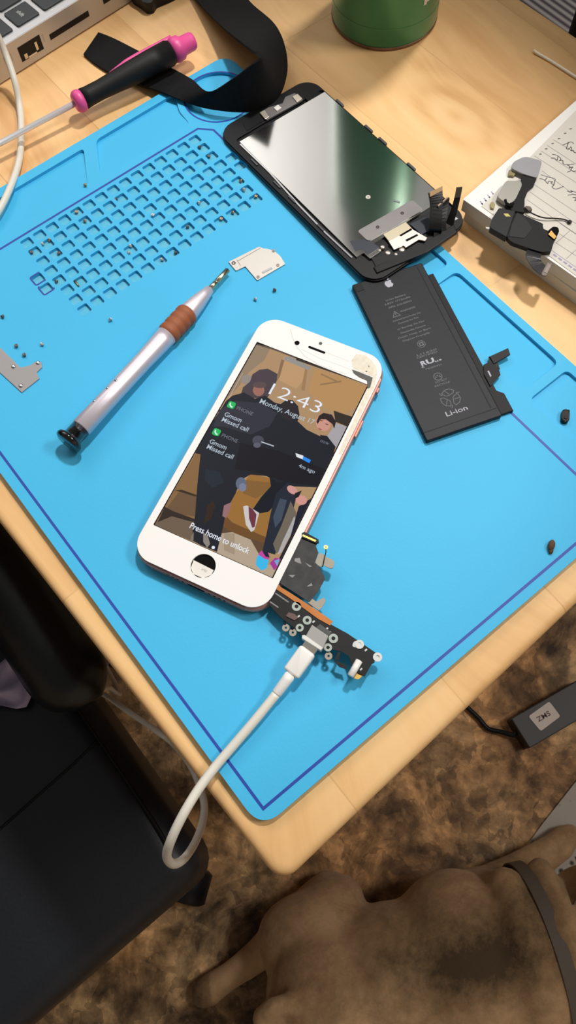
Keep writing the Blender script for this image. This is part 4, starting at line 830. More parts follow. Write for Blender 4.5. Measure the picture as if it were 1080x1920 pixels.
# ================================================================== SHIELD PLATES
def on_mat(pts, h): return [tuple(p[:2]) for p in PP(pts, h)]
b = B(); so = P(480, 494, 4); shp = thing('shield_plate', 'small bright shield plate by the screwdriver tip', 'metal plate', (so.x, so.y, MT))
b.prism(rounded(on_mat([(428, 490), (486, 461), (492, 465), (504, 466), (517, 472), (526, 480), (535, 494), (482, 525), (460, 498), (442, 507)], 5), 0.5, 2), TT + 4.08, TT + 4.7, STEEL, WORLD, 0.15); sp = part('plate', b, shp)
b = B(); q = P(438, 493, 4.8); b.ring((q.x, q.y), 0.5, 1.1, TT + 4.7, TT + 4.8, M('hole dark', (70, 58, 52), 0.5), 14); part('screw_hole', b, sp)
b = B(); strip(b, on_mat([(446, 489), (488, 465)], 4.8), 0.25, TT + 4.7, TT + 4.76, M('fold line', (120, 108, 100), 0.5, 0.6)); strip(b, on_mat([(444, 487), (451, 498)], 4.8), 0.25, TT + 4.7, TT + 4.76, MATS['fold line']); strip(b, on_mat([(492, 511), (510, 502)], 4.8), 1.1, TT + 4.7, TT + 5.0, CHROME); part('folded_lip', b, sp)
for (px, py) in ((484, 519), (521, 497), (513, 470)):
    b = B(); q = P(px, py, 4.8); b.ring((q.x, q.y), 0.3, 0.9, TT + 4.7, TT + 5.0, M('stud metal', (160, 146, 138), 0.35, 0.9), 12); part('stud', b, sp)
GRP = M('taupe steel', (150, 147, 148), 0.45, 0.6); so = P(30, 700, 4)
lp_ = thing('bracket_plate', 'flat grey L-shaped bracket at the left edge of the mat', 'metal plate', (so.x, so.y, MT))
b = B(); b.prism(on_mat([(-60, 590), (0, 651), (38, 689), (57, 684), (66, 677), (77, 678), (78, 688), (68, 697), (73, 709), (40, 735), (0, 698), (-60, 640)], 5), TT + 4.08, TT + 4.6, GRP, WORLD, 0.12); pl = part('plate', b, lp_)
for (px, py) in ((25, 687), (39, 723), (71, 680)):
    b = B(); q = P(px, py, 4.8); b.lathe((q.x, q.y, TT + 4.6), (q.x, q.y, TT + 6), [(0, 1.1), (0.35, 1.0), (0.5, 0.5), (0.5, 0.01)], CHROME, 14); part('rivet', b, pl)

# ================================================================== SCREWS
SCM = M('screw steel', (206, 202, 200), 0.35, 0.5); SCD = M('dark screw steel', (112, 104, 102), 0.4, 0.5); SCB = M('brass screw', (186, 156, 128), 0.4, 0.4)
def screw_mesh(m):
    b = B(); b.lathe((0, 0, 0), (0, 0, 1), [(0, 0.01), (0, 0.55), (0.9, 0.6), (0.95, 0.95), (1.35, 0.95), (1.5, 0.75), (1.5, 0.35), (1.25, 0.3), (1.25, 0.01)], m, 14); return b.build('screw')
SM = [screw_mesh(SCM), screw_mesh(SCD), screw_mesh(SCB)]
ORD = ['first', 'second', 'third', 'fourth', 'fifth', 'sixth', 'seventh', 'eighth', 'ninth', 'tenth', 'eleventh', 'twelfth', 'thirteenth', 'fourteenth', 'fifteenth']
TONE = ['silver', 'dark', 'coppery']
def put_screw(px, py, tone, label=None, lie=True, lift=0.0):
    q = P(px, py, 2.6 if label is None else 4.6)
    o = bpy.data.objects.new('screw', SM[tone]); COL.objects.link(o); rz = random.uniform(0, 6.28)
    if label is None:
        c = round((q.x - GX0) / PITCH); r = round((GY0 - q.y) / PITCH); r = max(0, min(7, r)); c = max(0, min(14, c))
        cx, cy = cell_centre(r, c); q.x = max(cx - 1.7, min(cx + 1.7, q.x)); q.y = max(cy - 1.7, min(cy + 1.7, q.y)); z = MT - 1.7
        label = 'tiny %s screw, %s grid row from the laptop side, %s cell from the left' % (TONE[tone], ORD[r], ORD[c])
    else: z = MT
    if lie: o.rotation_euler = (math.radians(90), 0, rz); z += 0.97
    else: o.rotation_euler = (0, 0, rz); z += 0.02
    o.location = Vector((q.x, q.y, z + lift)) * 0.001
    return tag(o, label, 'screw', 'tiny screws kept on the repair mat')
for (px, py, t) in ((144, 399, 2), (157, 416, 2), (217, 372, 1), (57, 471, 1), (80, 459, 0), (92, 452, 2), (111, 476, 1), (244, 461, 0), (98, 526, 1), (373, 277, 1), (390, 293, 1), (449, 340, 2), (458, 360, 0), (480, 370, 2), (430, 396, 2), (414, 411, 2), (355, 427, 1), (329, 473, 1), (307, 489, 0), (368, 381, 0)):
    put_screw(px, py, t, lie=(px % 3 != 0))
q = put_screw(238, 475, 0); q['label'] = 'bright silver screw nearest the mat centre in a cell holding two screws'
bpy.context.view_layer.update()
put_screw(287, 404, 0, 'bright ring-headed screw perched on the rib between two grid cells', lie=False)
put_screw(161, 345, 2, 'lone coppery screw in the back tray near its sloping end')
put_screw(205, 602, 0, 'lone silver screw on the mat below the grid, above the screwdriver barrel'); put_screw(2, 594, 1, 'dark screw at the very left edge of the photo')
put_screw(476, 561, 0, 'silver screw below the bright shield plate'); put_screw(513, 547, 1, 'dark screw below the bright shield plate, nearer the battery')
put_screw(31, 649, 1, 'dark screw topmost of the two dark screws above the grey bracket', lie=False); put_screw(46, 666, 1, 'dark screw just above the notch of the grey bracket', lie=False); put_screw(82, 647, 0, 'silver screw right of the grey bracket')
b = B(); b.tube([P(140, 526, 3.2), P(147, 537, 3.2)], 0.6, M('brass sliver', (150, 140, 110), 0.35, 0.9), 8)
single('metal_pin', b, 'short brassy pin lying across a grid cell near the lower left corner', 'pin', P(143, 531, 2.4), 'tiny screws kept on the repair mat')

# ================================================================== small bits
b = B(); q = P(1060, 780, 4); RB = M('black rubber', (18, 18, 20), 0.5); FB = Frame((q.x, q.y, MT - 1.7), 40)
b.prism(rrect(7.0, 3.6, 1.7, 6), 0.02, 2.4, RB, FB, 0.6, 3); b.prism(circle(-1.2, 0, 0.9, 14), 2.4, 2.8, RB, FB, 0.2); b.box((2.6, -1.2, 1.0), (2.2, 1.4, 1.8), RB, FB, 0.3)
single('rubber_bumper', b, 'small black rubber piece in the tray at the right edge of the mat', 'rubber part', (q.x, q.y, MT - 1.7))
b = B(); q = P(1033, 1025, 5); FB = Frame((q.x, q.y, MT), -60); cr = M('brown crumb', (98, 74, 48), 0.8, var=(900, (64, 46, 30), 0.2))
b.ball((0, 0.6, 1.3), (1.6, 2.8, 1.3), cr, 12, FB); b.ball((0.5, -1.8, 0.9), (1.1, 1.6, 0.9), cr, 10, FB)
single('crumb', b, 'small brown crumb on the mat near its front edge', 'crumb', (q.x, q.y, MT))

# ================================================================== black clip by the laptop
b = B(); bp_(b, [(225, -60), (241, -22), (246, -12), (260, -4), (272, 6), (284, 5), (291, -6), (320, -18), (350, -34), (330, -80)], 0.05, 7, M('black plastic shell', (32, 32, 35), 0.4), 0.8, 1.2)
so = P(280, 0, 0); single('plastic_clip', b, 'black plastic block at the top edge beside the laptop corner', 'plastic block', (so.x, so.y, TT))

# ================================================================== LAPTOP
ALU = M('laptop aluminium', (206, 206, 209), 0.4, 0.35, bump=(700, 0.02)); ALS = M('laptop side', (196, 190, 184), 0.42, 0.35); KEY = M('key black', (44, 50, 54), 0.45); KEYT = M('key print', (200, 204, 204), 0.5)
l0 = P(0, 157, 1); l1 = P(239, 6, 1); la = math.degrees(math.atan2(l1.y - l0.y, l1.x - l0.x)); LF = Frame((l0.x, l0.y, TT), la)
lt = thing('laptop', 'silver laptop with black keys at the top left corner', 'laptop', (l0.x, l0.y, TT)); 
xr = (P(262, -8, 1) - LF.o).dot(LF.u); x0 = xr - 225
LH = 19.0
b = B(); b.prism(rounded([(x0, 0), (xr, 0), (xr, 320), (x0, 320)], 8, 5), 1.0, LH, ALS, LF, bev=0.8, seg=3); bs = part('base', b, lt)
b = B(); b.prism(rounded([(x0 + 0.6, 0.6), (xr - 0.6, 0.6), (xr - 0.6, 319.4), (x0 + 0.6, 319.4)], 7.5, 5), LH, LH + 0.15, ALU, LF); part('palm_deck', b, lt, 'pale silver top deck')
for (px, py) in ((x0 + 20, 20), (xr - 20, 20), (x0 + 20, 300), (xr - 20, 300)):
    b = B(); b.prism(circle(px, py, 7, 16), 0.02, 1.0, BLACKP, LF); part('rubber_foot', b, lt)
def sl_(px, py, h): q = P(px, py, h) - LF.o; return q.dot(LF.u), h
def side_rect(u0, u1, w0, w1, d, m, nm, lab=None):
    b = B(); b.box(((u0 + u1) / 2, -0.03, (w0 + w1) / 2), (u1 - u0, d, w1 - w0), m, LF); return part(nm, b, lt, lab)
def uat(px, py, h=9): return (P(px, py, h) - LF.o).dot(LF.u)
PORT = M('port dark', (20, 19, 20), 0.5)
ue0, ue1 = uat(46, 112), uat(86, 86)
e = side_rect(ue0, ue1, 5.0, 14.0, 0.3, PORT, 'network_port', 'square black network port')
b = B(); b.box((ue0 + 3.5, -0.2, 7), (2.2, 0.2, 3), CHROME, LF); b.box((ue1 - 4.0, -0.2, 9), (1.6, 0.2, 5), CHROME, LF); b.box(((ue0 + ue1) / 2, -0.2, 5.6), (6, 0.2, 1.0), CHROME, LF); part('port_contacts', b, e)
side_rect(uat(108, 82), uat(182, 37), 7.2, 10.6, 0.3, PORT, 'card_slot', 'long black card slot'); side_rect(uat(201, 12), uat(219, 0), 8.6, 12.4, 0.3, PORT, 'small_port', 'small dark port')
side_rect(uat(-20, 150), uat(3, 139), 5.5, 11.5, 0.3, PORT, 'power_port', 'dark port at the left'); side_rect(uat(19, 128), uat(24, 125), 8, 13.5, 0.3, PORT, 'lock_slot')
for (px, py) in ((31, 119), (91, 83)):
    u_ = uat(px, py); b = B(); b.box((u_, -0.02, 11), (0.5, 0.1, 5), M('engraved mark', (168, 158, 150), 0.5), LF); part('port_mark', b, lt)
def ll(px, py, h=LH + 1.2): q = P(px, py, h) - LF.o; return q.dot(LF.u), q.dot(LF.v)
ka, kb, kc, kd = ll(8, 27), ll(45, 0), ll(74, 24), ll(33, 50)
ku0, ku1, kv0, kv1 = (ka[0] + kd[0]) / 2, (kb[0] + kc[0]) / 2, (kd[1] + kc[1]) / 2, (ka[1] + kb[1]) / 2
kw, kh = ku1 - ku0, kv1 - kv0
pu, pv = kw + 3.4, kh + 3.0
for i in range(-3, 3):
    for j in range(0, 14):
        if 2 < j < 11 and i == 2: continue
        b = B(); fu = ku0 + pu * i; fv = kv0 + pv * j
        w_ = kw if not (i == 1 and j == 0) else kw
        b.prism(rrect(kw, kh, 1.2, 4, fu + kw / 2, fv + kh / 2), LH - 0.0 + 0.15, LH + 1.3, KEY, LF, bev=0.3)
        kk_ = part('key', b, lt)
        if i == 0 and j == 0:
            b = B(); kf = Frame(LF(fu + kw * 0.45, fv + kh * 0.52, LH + 1.33), u=-LF.v, v=LF.u); b.text('shift', 3.6, KEYT, kf, 0, -0.8, 0, bold=0.02); part('key_print', b, kk_)

ld = Frame(LF(x0 + 4, 0, LH + 1), u=LF.v, v=(LF.u * -0.34 + Vector((0, 0, 1)) * 0.94).normalized())
b = B(); b.prism(rounded([(0, 0), (320, 0), (320, 220), (0, 220)], 8, 5), 0, 5, ALU, ld, bev=0.8); lid = part('lid', b, lt, 'silver screen lid')
b = B(); b.prism([(8, 14), (312, 14), (312, 212), (8, 212)], 5, 5.4, BLACKP, ld); part('lid_screen', b, lid)
# ================================================================== ARMCHAIR
LEA = M('black leather', (21, 24, 30), 0.42, spec=0.4, bump=(380, 0.12), var=(12, (28, 31, 38), 0.3)); SEAM = M('black piping', (8, 8, 9), 0.5); CHP = M('chair frame', (26, 22, 22), 0.45)
ch = thing('office_armchair', 'black leather office armchair drawn up to the left of the table', 'chair', (-310, 230, 0))
s_tl = P(183, 1388, -300); sx1 = -66.0
b = B(); b.box((-312, 245, 400), (492, 470, 100), LEA, WORLD, 24, 5, smooth=True); seat = auto_smooth(part('seat', b, ch, 'black leather seat cushion'), 60)
for v in seat.data.vertices:
    w = v.co
b = B()
b.tube(spline([(-78, 470, 449.6), (-78, 300, 450.4), (-78, 150, 450.6), (-79, 60, 450.3), (-84, 34, 448.8), (-92, 22, 444)], 6), 1.6, SEAM, 8)
b.tube(spline([(-545, 138, 449.9), (-400, 134, 450.2), (-250, 131, 450.2), (-120, 137, 450.2), (-79, 141, 450.2)], 6), 1.1, SEAM, 8)
part('seat_piping', b, ch, 'black seam lines on the seat')
a0_ = [(-56, 156, 0), (-52, 300, 0), (-58, 470, 0)]
def arm(mx):
    b = B(); zc = 536; pts = [(-60, 146, zc - 2), (-59, 150, zc - 1), (-58, 160, zc), (-57, 180, zc), (-54, 260, zc), (-54, 350, zc), (-60, 440, zc), (-66, 480, zc - 4), (-68, 492, zc - 10)]
    rr = [8, 17, 25, 29, 31, 31, 30, 24, 8]
    path = [(mx(x), y, z) for x, y, z in pts]
    b.tube(spline(path, 5), [r for i in range(len(rr) - 1) for r in [rr[i] + (rr[i + 1] - rr[i]) * k / 5 for k in range(5)]] + [rr[-1]], ARML, 24); return b
ARML = M('armrest leather', (18, 22, 24), 0.3, spec=0.45, bump=(380, 0.08))
for mx in (lambda x: x, lambda x: -624 - x):
    ap_ = part('armrest', arm(mx), ch, 'padded black armrest')
    b = B(); xs = mx(-54); b.box((xs, 268, 458), (18, 46, 116), CHP, WORLD, 8, 3, smooth=True); part('armrest_support', b, ch); b = B(); b.box((xs, 420, 455), (18, 46, 130), CHP, WORLD, 8, 3); part('armrest_support', b, ch)
b = B(); b.box((-312, 500, 640), (480, 80, 560), LEA, WORLD, 30, 5, smooth=True); auto_smooth(part('backrest', b, ch), 60)
b = B(); b.box((-312, 245, 335), (260, 260, 26), CHP, WORLD, 4); b.lathe((-312, 245, 95), (-312, 245, 96), [(0, 32), (110, 32), (110, 22), (230, 22)], CHP, 24); part('gas_column', b, ch)
b = B()
for k in range(5):
    a = math.radians(90 + 72 * k); d = Vector((math.cos(a), math.sin(a), 0)); o0 = Vector((-312, 245, 105)); b.tube([o0, o0 + d * 120 - Vector((0, 0, 10)), o0 + d * 270 - Vector((0, 0, 38))], [26, 22, 14], CHP, 12)
part('star_base', b, ch)
for k in range(5):
    a = math.radians(90 + 72 * k); d = Vector((math.cos(a), math.sin(a), 0)); c_ = Vector((-312, 245, 27)) + d * 270; t_ = Vector((-d.y, d.x, 0)); b = B(); b.lathe(c_ - t_ * 20, c_ + t_, [(0, 22), (3, 27), (37, 27), (40, 22)], BLACKP, 20); part('caster', b, ch)

# lavender cloth under the armrest
CLO = M('lavender cotton', (206, 194, 216), 0.85, var=(30, (164, 148, 182), 0.25), bump=(200, 0.3))
ng, mg = 26, 16; v = []; f = []
for i in range(ng):
    for j in range(mg):
        x = -200 + 176 * i / (ng - 1); yf = 205 + 9 * math.sin(x * 0.13) + 0.10 * (-100 - x) - (20 if x > -60 else 0); y = yf + (240 - yf) * j / (mg - 1)
        z = 453.5 + 7 * (0.5 + 0.5 * math.sin(i * 0.9 + j * 0.5)) + 4 * (0.5 + 0.5 * math.sin(j * 1.1 - i * 0.4)) - 0.45 * max(0.0, x + 72)
        v.append((x, y, z))
for i in range(ng - 1):
    for j in range(mg - 1): f.append((i * mg + j, (i + 1) * mg + j, (i + 1) * mg + j + 1, i * mg + j + 1))
nV = len(v); v2 = v + [(x, y, z - 1.2) for x, y, z in v]; f2 = f + [tuple(nV + k for k in reversed(q)) for q in f]
bd = [i * mg for i in range(ng)] + [(ng - 1) * mg + j for j in range(1, mg)] + [i * mg + mg - 1 for i in range(ng - 2, -1, -1)] + [j for j in range(mg - 2, 0, -1)]
for k in range(len(bd)): a_, b_ = bd[k], bd[(k + 1) % len(bd)]; f2.append((a_, a_ + nV, b_ + nV, b_))
b = B(); b.add(v2, f2, CLO, True); single('lavender_cloth', b, 'crumpled lavender cloth lying under the armrest on the chair', 'cloth', (-110, 225, 453))

# ================================================================== POWER ADAPTER on the floor
ADP = M('adapter black', (52, 49, 52), 0.5); a_l = P(958, 1347, -722); a_r = P(1057, 1290, -722); aa = math.degrees(math.atan2(a_r.y - a_l.y, a_r.x - a_l.x)); AF = Frame((a_l.x, a_l.y, 0), aa)
adp = thing('power_adapter', 'black power adapter with a white sticker on the floor', 'power adapter', (a_l.x + 40, a_l.y - 25, 0)); LA = (a_r - a_l).length + 26
b = B(); b.prism(rrect(LA, 43, 2.5, 4, LA / 2, -21.5), 0.1, 28, ADP, AF, bev=1.5, seg=3); part('case', b, adp)
def al(px, py): q = P(px, py, -721.7) - AF.o; return q.dot(AF.u), q.dot(AF.v)
b = B(); b.prism(rounded([al(991, 1343), al(1030, 1315), al(1051, 1343), al(1014, 1371)], 3, 4), 28, 28.3, M('sticker paper', (222, 208, 200), 0.6), AF); stk = part('sticker', b, adp, 'white sticker')
b = B(); sc_ = al(1020, 1343); sd_ = al(1034, 1335); tf = Frame(AF(sc_[0] - 0.5, sc_[1] - 2.8, 28.35), aa + math.degrees(math.atan2(sd_[1] - sc_[1], sd_[0] - sc_[0]))); b.text('ZMS', 9.0, M('sticker ink', (104, 86, 84), 0.7), tf, 0, 0, 0, width=20, bold=0.15); part('sticker_writing', b, stk, 'hand-written letters')
b = B(); b.tube(spline([AF(2, -18, 14), AF(-6, -19, 13), P(938, 1372, -742), P(915, 1366, -744), P(898, 1347, -744), P(880, 1330, -744), P(850, 1300, -744)], 6), 3.2, BLACKP, 12); part('cord', b, adp)
b = B(); b.tube(spline([AF(LA - 1, -22, 14), AF(LA + 20, -22, 12), AF(LA + 60, 5, 5), AF(LA + 140, 30, 5)], 6), 3.0, BLACKP, 12); part('cord', b, adp)

# ================================================================== speckled cushion, right
SPK = M('speckled pale fabric', (176, 168, 158), 0.85, bump=(150, 0.3))
nt = SPK.node_tree; vo = nt.nodes.new('ShaderNodeTexVoronoi'); vo.inputs['Scale'].default_value = 60; tcn = nt.nodes.new('ShaderNodeTexCoord'); nt.links.new(tcn.outputs['Object'], vo.inputs['Vector'])
rp_ = nt.nodes.new('ShaderNodeValToRGB'); rp_.color_ramp.elements[0].position = 0.12; rp_.color_ramp.elements[0].color = rgb((66, 58, 50)); rp_.color_ramp.elements[1].position = 0.26; rp_.color_ramp.elements[1].color = rgb((182, 174, 164)); nt.links.new(vo.outputs['Distance'], rp_.inputs['Fac']); nt.links.new(rp_.outputs['Color'], nt.nodes['Principled BSDF'].inputs['Base Color'])
g1, g2, g3 = P(1100, 1440, -746), P(1015, 1548, -746), P(978, 1600, -746)
b = B(); b.prism(rounded([(g3.x, g3.y), (g3.x - 6, g3.y - 30), (g3.x + 60, g3.y - 420), (g3.x + 520, g3.y - 330), (g1.x + 260, g1.y + 40), (g1.x, g1.y), (g2.x, g2.y)], 10, 4), 0.1, 4.0, SPK, WORLD, bev=1.5, seg=3)
single('floor_mat', b, 'pale grey speckled mat on the floor by the dog', 'floor mat', (g3.x + 150, g3.y - 120, 0))

# ================================================================== things beyond the far side of the table
b = B(); so = P(1020, 10, -749); STR = M('striped rug', (150, 146, 150), 0.8); nt = STR.node_tree
wv = nt.nodes.new('ShaderNodeTexWave'); wv.inputs['Scale'].default_value = 20; wv.bands_direction = 'X'; tcn = nt.nodes.new('ShaderNodeTexCoord'); nt.links.new(tcn.outputs['Object'], wv.inputs['Vector'])
rp_ = nt.nodes.new('ShaderNodeValToRGB'); rp_.color_ramp.elements[0].color = rgb((84, 78, 90)); rp_.color_ramp.elements[1].color = rgb((196, 192, 194)); nt.links.new(wv.outputs['Fac'], rp_.inputs['Fac']); nt.links.new(rp_.outputs['Color'], nt.nodes['Principled BSDF'].inputs['Base Color'])
b.prism(rrect(700, 900, 20, 4, 1120, 1050), 0.1, 9, STR, WORLD, bev=2)
single('striped_rug', b, 'grey striped rug on the floor beyond the far table corner', 'rug', (1120, 1050, 0))
BAG = M('black case fabric', (10, 10, 11), 0.7, bump=(300, 0.2)); bx, by = 548.0, 136.0
bag = thing('shading_case', 'black case behind the far table corner, made tall to shade the table', 'case', (bx, by, 0))
b = B(); b.prism(rrect(170, 270, 24, 5, bx, by), 12, 925, BAG, WORLD, bev=26, seg=4); auto_smooth(part('case_body', b, bag), 50)  # mostly unseen; shape made up, height chosen to shade the far table corner
b = B(); b.tube(spline([(bx, by - 50, 923), (bx, by - 46, 955), (bx, by, 968), (bx, by + 46, 955), (bx, by + 50, 923)], 6), 9, BLACKP, 12); part('carry_handle', b, bag)
for (dx, dy) in ((-65, -95), (65, -95), (-65, 95), (65, 95)):
    b = B(); b.lathe((bx + dx, by + dy, 0.2), (bx + dx, by + dy, 1), [(0, 12), (12, 14), (14, 14)], BLACKP, 16); part('case_foot', b, bag)

# ================================================================== DOG
def fur_material():
    m = bpy.data.materials.new('fawn coat'); m.use_nodes = True; nt = m.node_tree; N = nt.nodes; L = nt.links; b = N['Principled BSDF']
    b.inputs['Roughness'].default_value = 0.85; b.inputs['Specular IOR Level'].default_value = 0.15; b.inputs['Sheen Weight'].default_value = 0.12
    tc = N.new('ShaderNodeTexCoord'); mp = N.new('ShaderNodeMapping'); L.new(tc.outputs['Object'], mp.inputs['Vector'])
    n = N.new('ShaderNodeTexNoise'); n.inputs['Scale'].default_value = 85; n.inputs['Detail'].default_value = 8; n.inputs['Roughness'].default_value = 0.75; L.new(mp.outputs['Vector'], n.inputs['Vector'])
    at = N.new('ShaderNodeAttribute'); at.attribute_name = 'coat'
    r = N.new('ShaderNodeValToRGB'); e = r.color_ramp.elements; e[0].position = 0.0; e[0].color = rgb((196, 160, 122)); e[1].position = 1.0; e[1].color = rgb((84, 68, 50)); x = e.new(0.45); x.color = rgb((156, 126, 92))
    ad = N.new('ShaderNodeMath'); ad.operation = 'ADD'; mu = N.new('ShaderNodeMath'); mu.operation = 'MULTIPLY_ADD'; L.new(n.outputs['Fac'], mu.inputs[0]); mu.inputs[1].default_value = 1.1; mu.inputs[2].default_value = -0.55
    L.new(at.outputs['Fac'], ad.inputs[0]); L.new(mu.outputs[0], ad.inputs[1]); L.new(ad.outputs[0], r.inputs['Fac']); L.new(r.outputs['Color'], b.inputs['Base Color'])
    bp = N.new('ShaderNodeBump'); bp.inputs['Strength'].default_value = 0.5; bp.inputs['Distance'].default_value = 0.002; L.new(n.outputs['Fac'], bp.inputs['Height']); L.new(bp.outputs['Normal'], b.inputs['Normal'])
    return m
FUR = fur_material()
d0 = Vector((-112, -152, 0)); DA = Vector((0.886, -0.464, 0)).normalized(); DL = Vector((-DA.y, DA.x, 0)); DG = Frame(d0, u=DA, v=DL, w=(0, 0, 1))
raw = B()
def ell(a, l, z, ra, rl, rz, yaw=0.0, pitch=0.0):
    bm = bmesh.new(); bmesh.ops.create_uvsphere(bm, u_segments=28, v_segments=16, radius=1.0)
    Rm = Matrix.Rotation(math.radians(yaw), 3, 'Z') @ Matrix.Rotation(math.radians(pitch), 3, 'Y')
    for v in bm.verts: v.co = Rm @ Vector((v.co.x * ra, v.co.y * rl, v.co.z * rz)) + Vector((a, l, z))
    raw.add_bm(bm, FUR, DG)
def limb(pts):
    P_ = [Vector(p[:3]) for p in pts]
    for i in range(len(pts) - 1):
        n = max(2, int((P_[i + 1] - P_[i]).length / 6))
        for k in range(n + 1):
            t = k / n; c = P_[i].lerp(P_[i + 1], t); r = pts[i][3] + (pts[i + 1][3] - pts[i][3]) * t
            bm = bmesh.new(); bmesh.ops.create_icosphere(bm, subdivisions=2, radius=r)
            for v in bm.verts: v.co += c
            raw.add_bm(bm, FUR, DG)
ell(30, 0, 92, 72, 74, 88); ell(105, 0, 92, 92, 82, 88); ell(182, 0, 98, 84, 102, 95); ell(235, 0, 104, 62, 92, 92); ell(268, -2, 118, 46, 92, 80)
ell(330, -4, 126, 62, 84, 62); ell(385, -4, 104, 40, 52, 38); ell(312, -4, 142, 40, 70, 46)
for s in (1, -1):
    fo = 0 if s == 1 else -55
    ell(28, s * 62, 66, 70, 46, 62, yaw=-s * 6); ell(52, s * 92, 52, 40, 26, 44); ell(-8, s * 52, 62, 34, 36, 52)
    limb([(50, s * 92, 36, 32), (0, s * 72, 30, 27), (-46, s * 46, 24, 20)]); limb([(-46, s * 46, 24, 20), (-80, s * 32 + fo * 0.6, 20, 17), (-104, s * 24 + fo, 18, 18)])
    ell(-114, s * 19 + fo, 16, 23, 18, 15, yaw=s * 25)
    ell(224, s * 62, 72, 48, 32, 58); limb([(236, s * 62, 46, 30), (285, s * 74, 34, 24), (345, s * 92, 24, 19)]); ell(354, s * 99, 20, 22, 17, 14)
    for q in range(4):
        limb([(362, s * 99 - 10.5 + q * 7, 17, 6.5), (374 - abs(q - 1.5) * 2, s * 99 - 10.5 + q * 7, 12, 6)])
        limb([(-122, s * 19 + fo - 10 + q * 6.6, 13, 6), (-133 + abs(q - 1.5) * 2, s * 19 + fo - 11 + q * 7, 10, 5.4)])
# folds of the neck and a curled tail
limb([(240, 80, 148, 18), (238, 34, 186, 17), (238, -24, 188, 17), (240, -80, 150, 18)]); limb([(284, 84, 140, 15), (284, 34, 186, 15), (284, -34, 188, 15), (284, -84, 140, 15)])
limb([(-34, 2, 138, 16), (-42, 6, 158, 13), (-30, 18, 172, 11), (-12, 20, 170, 9), (-6, 8, 166, 7)])
tmp = bpy.data.objects.new('t', raw.build('t')); COL.objects.link(tmp)
rm = tmp.modifiers.new('r', 'REMESH'); rm.mode = 'VOXEL'; rm.voxel_size = 0.0055
smm = tmp.modifiers.new('s', 'SMOOTH'); smm.iterations = 9; smm.factor = 0.6
me = bpy.data.meshes.new_from_object(tmp.evaluated_get(bpy.context.evaluated_depsgraph_get())); bpy.data.objects.remove(tmp)
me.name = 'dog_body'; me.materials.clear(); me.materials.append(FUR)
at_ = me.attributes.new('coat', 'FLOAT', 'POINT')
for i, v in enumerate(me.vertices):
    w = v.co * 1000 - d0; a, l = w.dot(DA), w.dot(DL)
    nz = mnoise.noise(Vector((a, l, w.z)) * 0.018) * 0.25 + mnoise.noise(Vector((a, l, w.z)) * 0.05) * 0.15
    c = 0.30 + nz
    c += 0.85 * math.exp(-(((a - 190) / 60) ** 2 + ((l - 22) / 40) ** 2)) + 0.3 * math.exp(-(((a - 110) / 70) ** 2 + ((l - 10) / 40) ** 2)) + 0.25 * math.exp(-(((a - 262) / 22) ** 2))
    c -= 0.25 * math.exp(-(((l + 45) / 40) ** 2)); c += 0.8 * (1 if a > 395 else 0); c -= 0.18 * math.exp(-(((a - 20) / 60) ** 2 + ((l - 70) / 50) ** 2)); c += 0.5 * max(0.0, min(1.0, (-108 - a) / 18.0)) - 0.3 * (1 if -108 < a < -40 else 0)  # lighter strip along the lower back: side light put into the coat tone
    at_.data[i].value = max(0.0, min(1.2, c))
for p in me.polygons: p.use_smooth = True
dog = thing('dog', 'fawn short-haired dog lying on the floor, seen from above', 'dog', (d0.x + 120, d0.y - 70, 0))
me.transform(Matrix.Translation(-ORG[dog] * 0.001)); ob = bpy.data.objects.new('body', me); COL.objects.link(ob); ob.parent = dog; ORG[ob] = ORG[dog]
EAR = M('ear fur', (112, 92, 74), 0.85, bump=(300, 0.4), sheen=0.1)
for s in (1, -1):
    b = B(); ng, mg = 8, 8; vs = []; fs = []
    for i in range(ng):
        t = i / (ng - 1)
        for j in range(mg):
            q = j / (mg - 1) - 0.5; wdt = 44 * (1 - t * 0.75) ; a = 318 + q * wdt + 14 * t; l = s * (54 + 38 * t) - 4; z = 183 + 8 * math.sin(t * 3.1) - 46 * t * t + 5 * math.cos(q * 3)
            vs.append(DG(a, l, z))
    for i in range(ng - 1):
        for j in range(mg - 1): fs.append((i * mg + j, i * mg + j + 1, (i + 1) * mg + j + 1, (i + 1) * mg + j))
    n0 = len(vs); vs += [p - Vector((0, 0, 4)) for p in vs]; fs += [tuple(n0 + k for k in reversed(q)) for q in fs]
    bd = [j for j in range(mg)] + [i * mg + mg - 1 for i in range(1, ng)] + [(ng - 1) * mg + j for j in range(mg - 2, -1, -1)] + [i * mg for i in range(ng - 2, 0, -1)]
    for k in range(len(bd)): a_, b_ = bd[k], bd[(k + 1) % len(bd)]; fs.append((a_, b_, b_ + n0, a_ + n0))
    b.add(vs, fs, EAR, True); part('ear', b, dog, 'darker folded ear')
    b = B(); b.ball((384, s * 36 - 4, 134), 7.5, M('dark eye', (14, 10, 9), 0.08, coat=0.6), 18, DG); part('eye', b, dog)
b = B(); b.ball((428, -4, 112), (9, 14, 9), M('nose black', (14, 13, 13), 0.3), 18, DG); part('nose', b, dog)
b = B(); COLR = M('grey webbing', (96, 86, 76), 0.7, bump=(500, 0.2)); K = 40; prs = []
for k in range(K + 1):
    t = 2 * math.pi * k / K; l = 95.5 * math.cos(t) - 2; z = 116 + 82 * math.sin(t); lean = 0.06 * (z - 116)
    prs.append((DG(256 + lean, l, z), DG(270 + lean, l, z + 0.5)))
ribbon(b, prs, 2.0, COLR, 2); part('collar', b, dog, 'grey webbing collar')

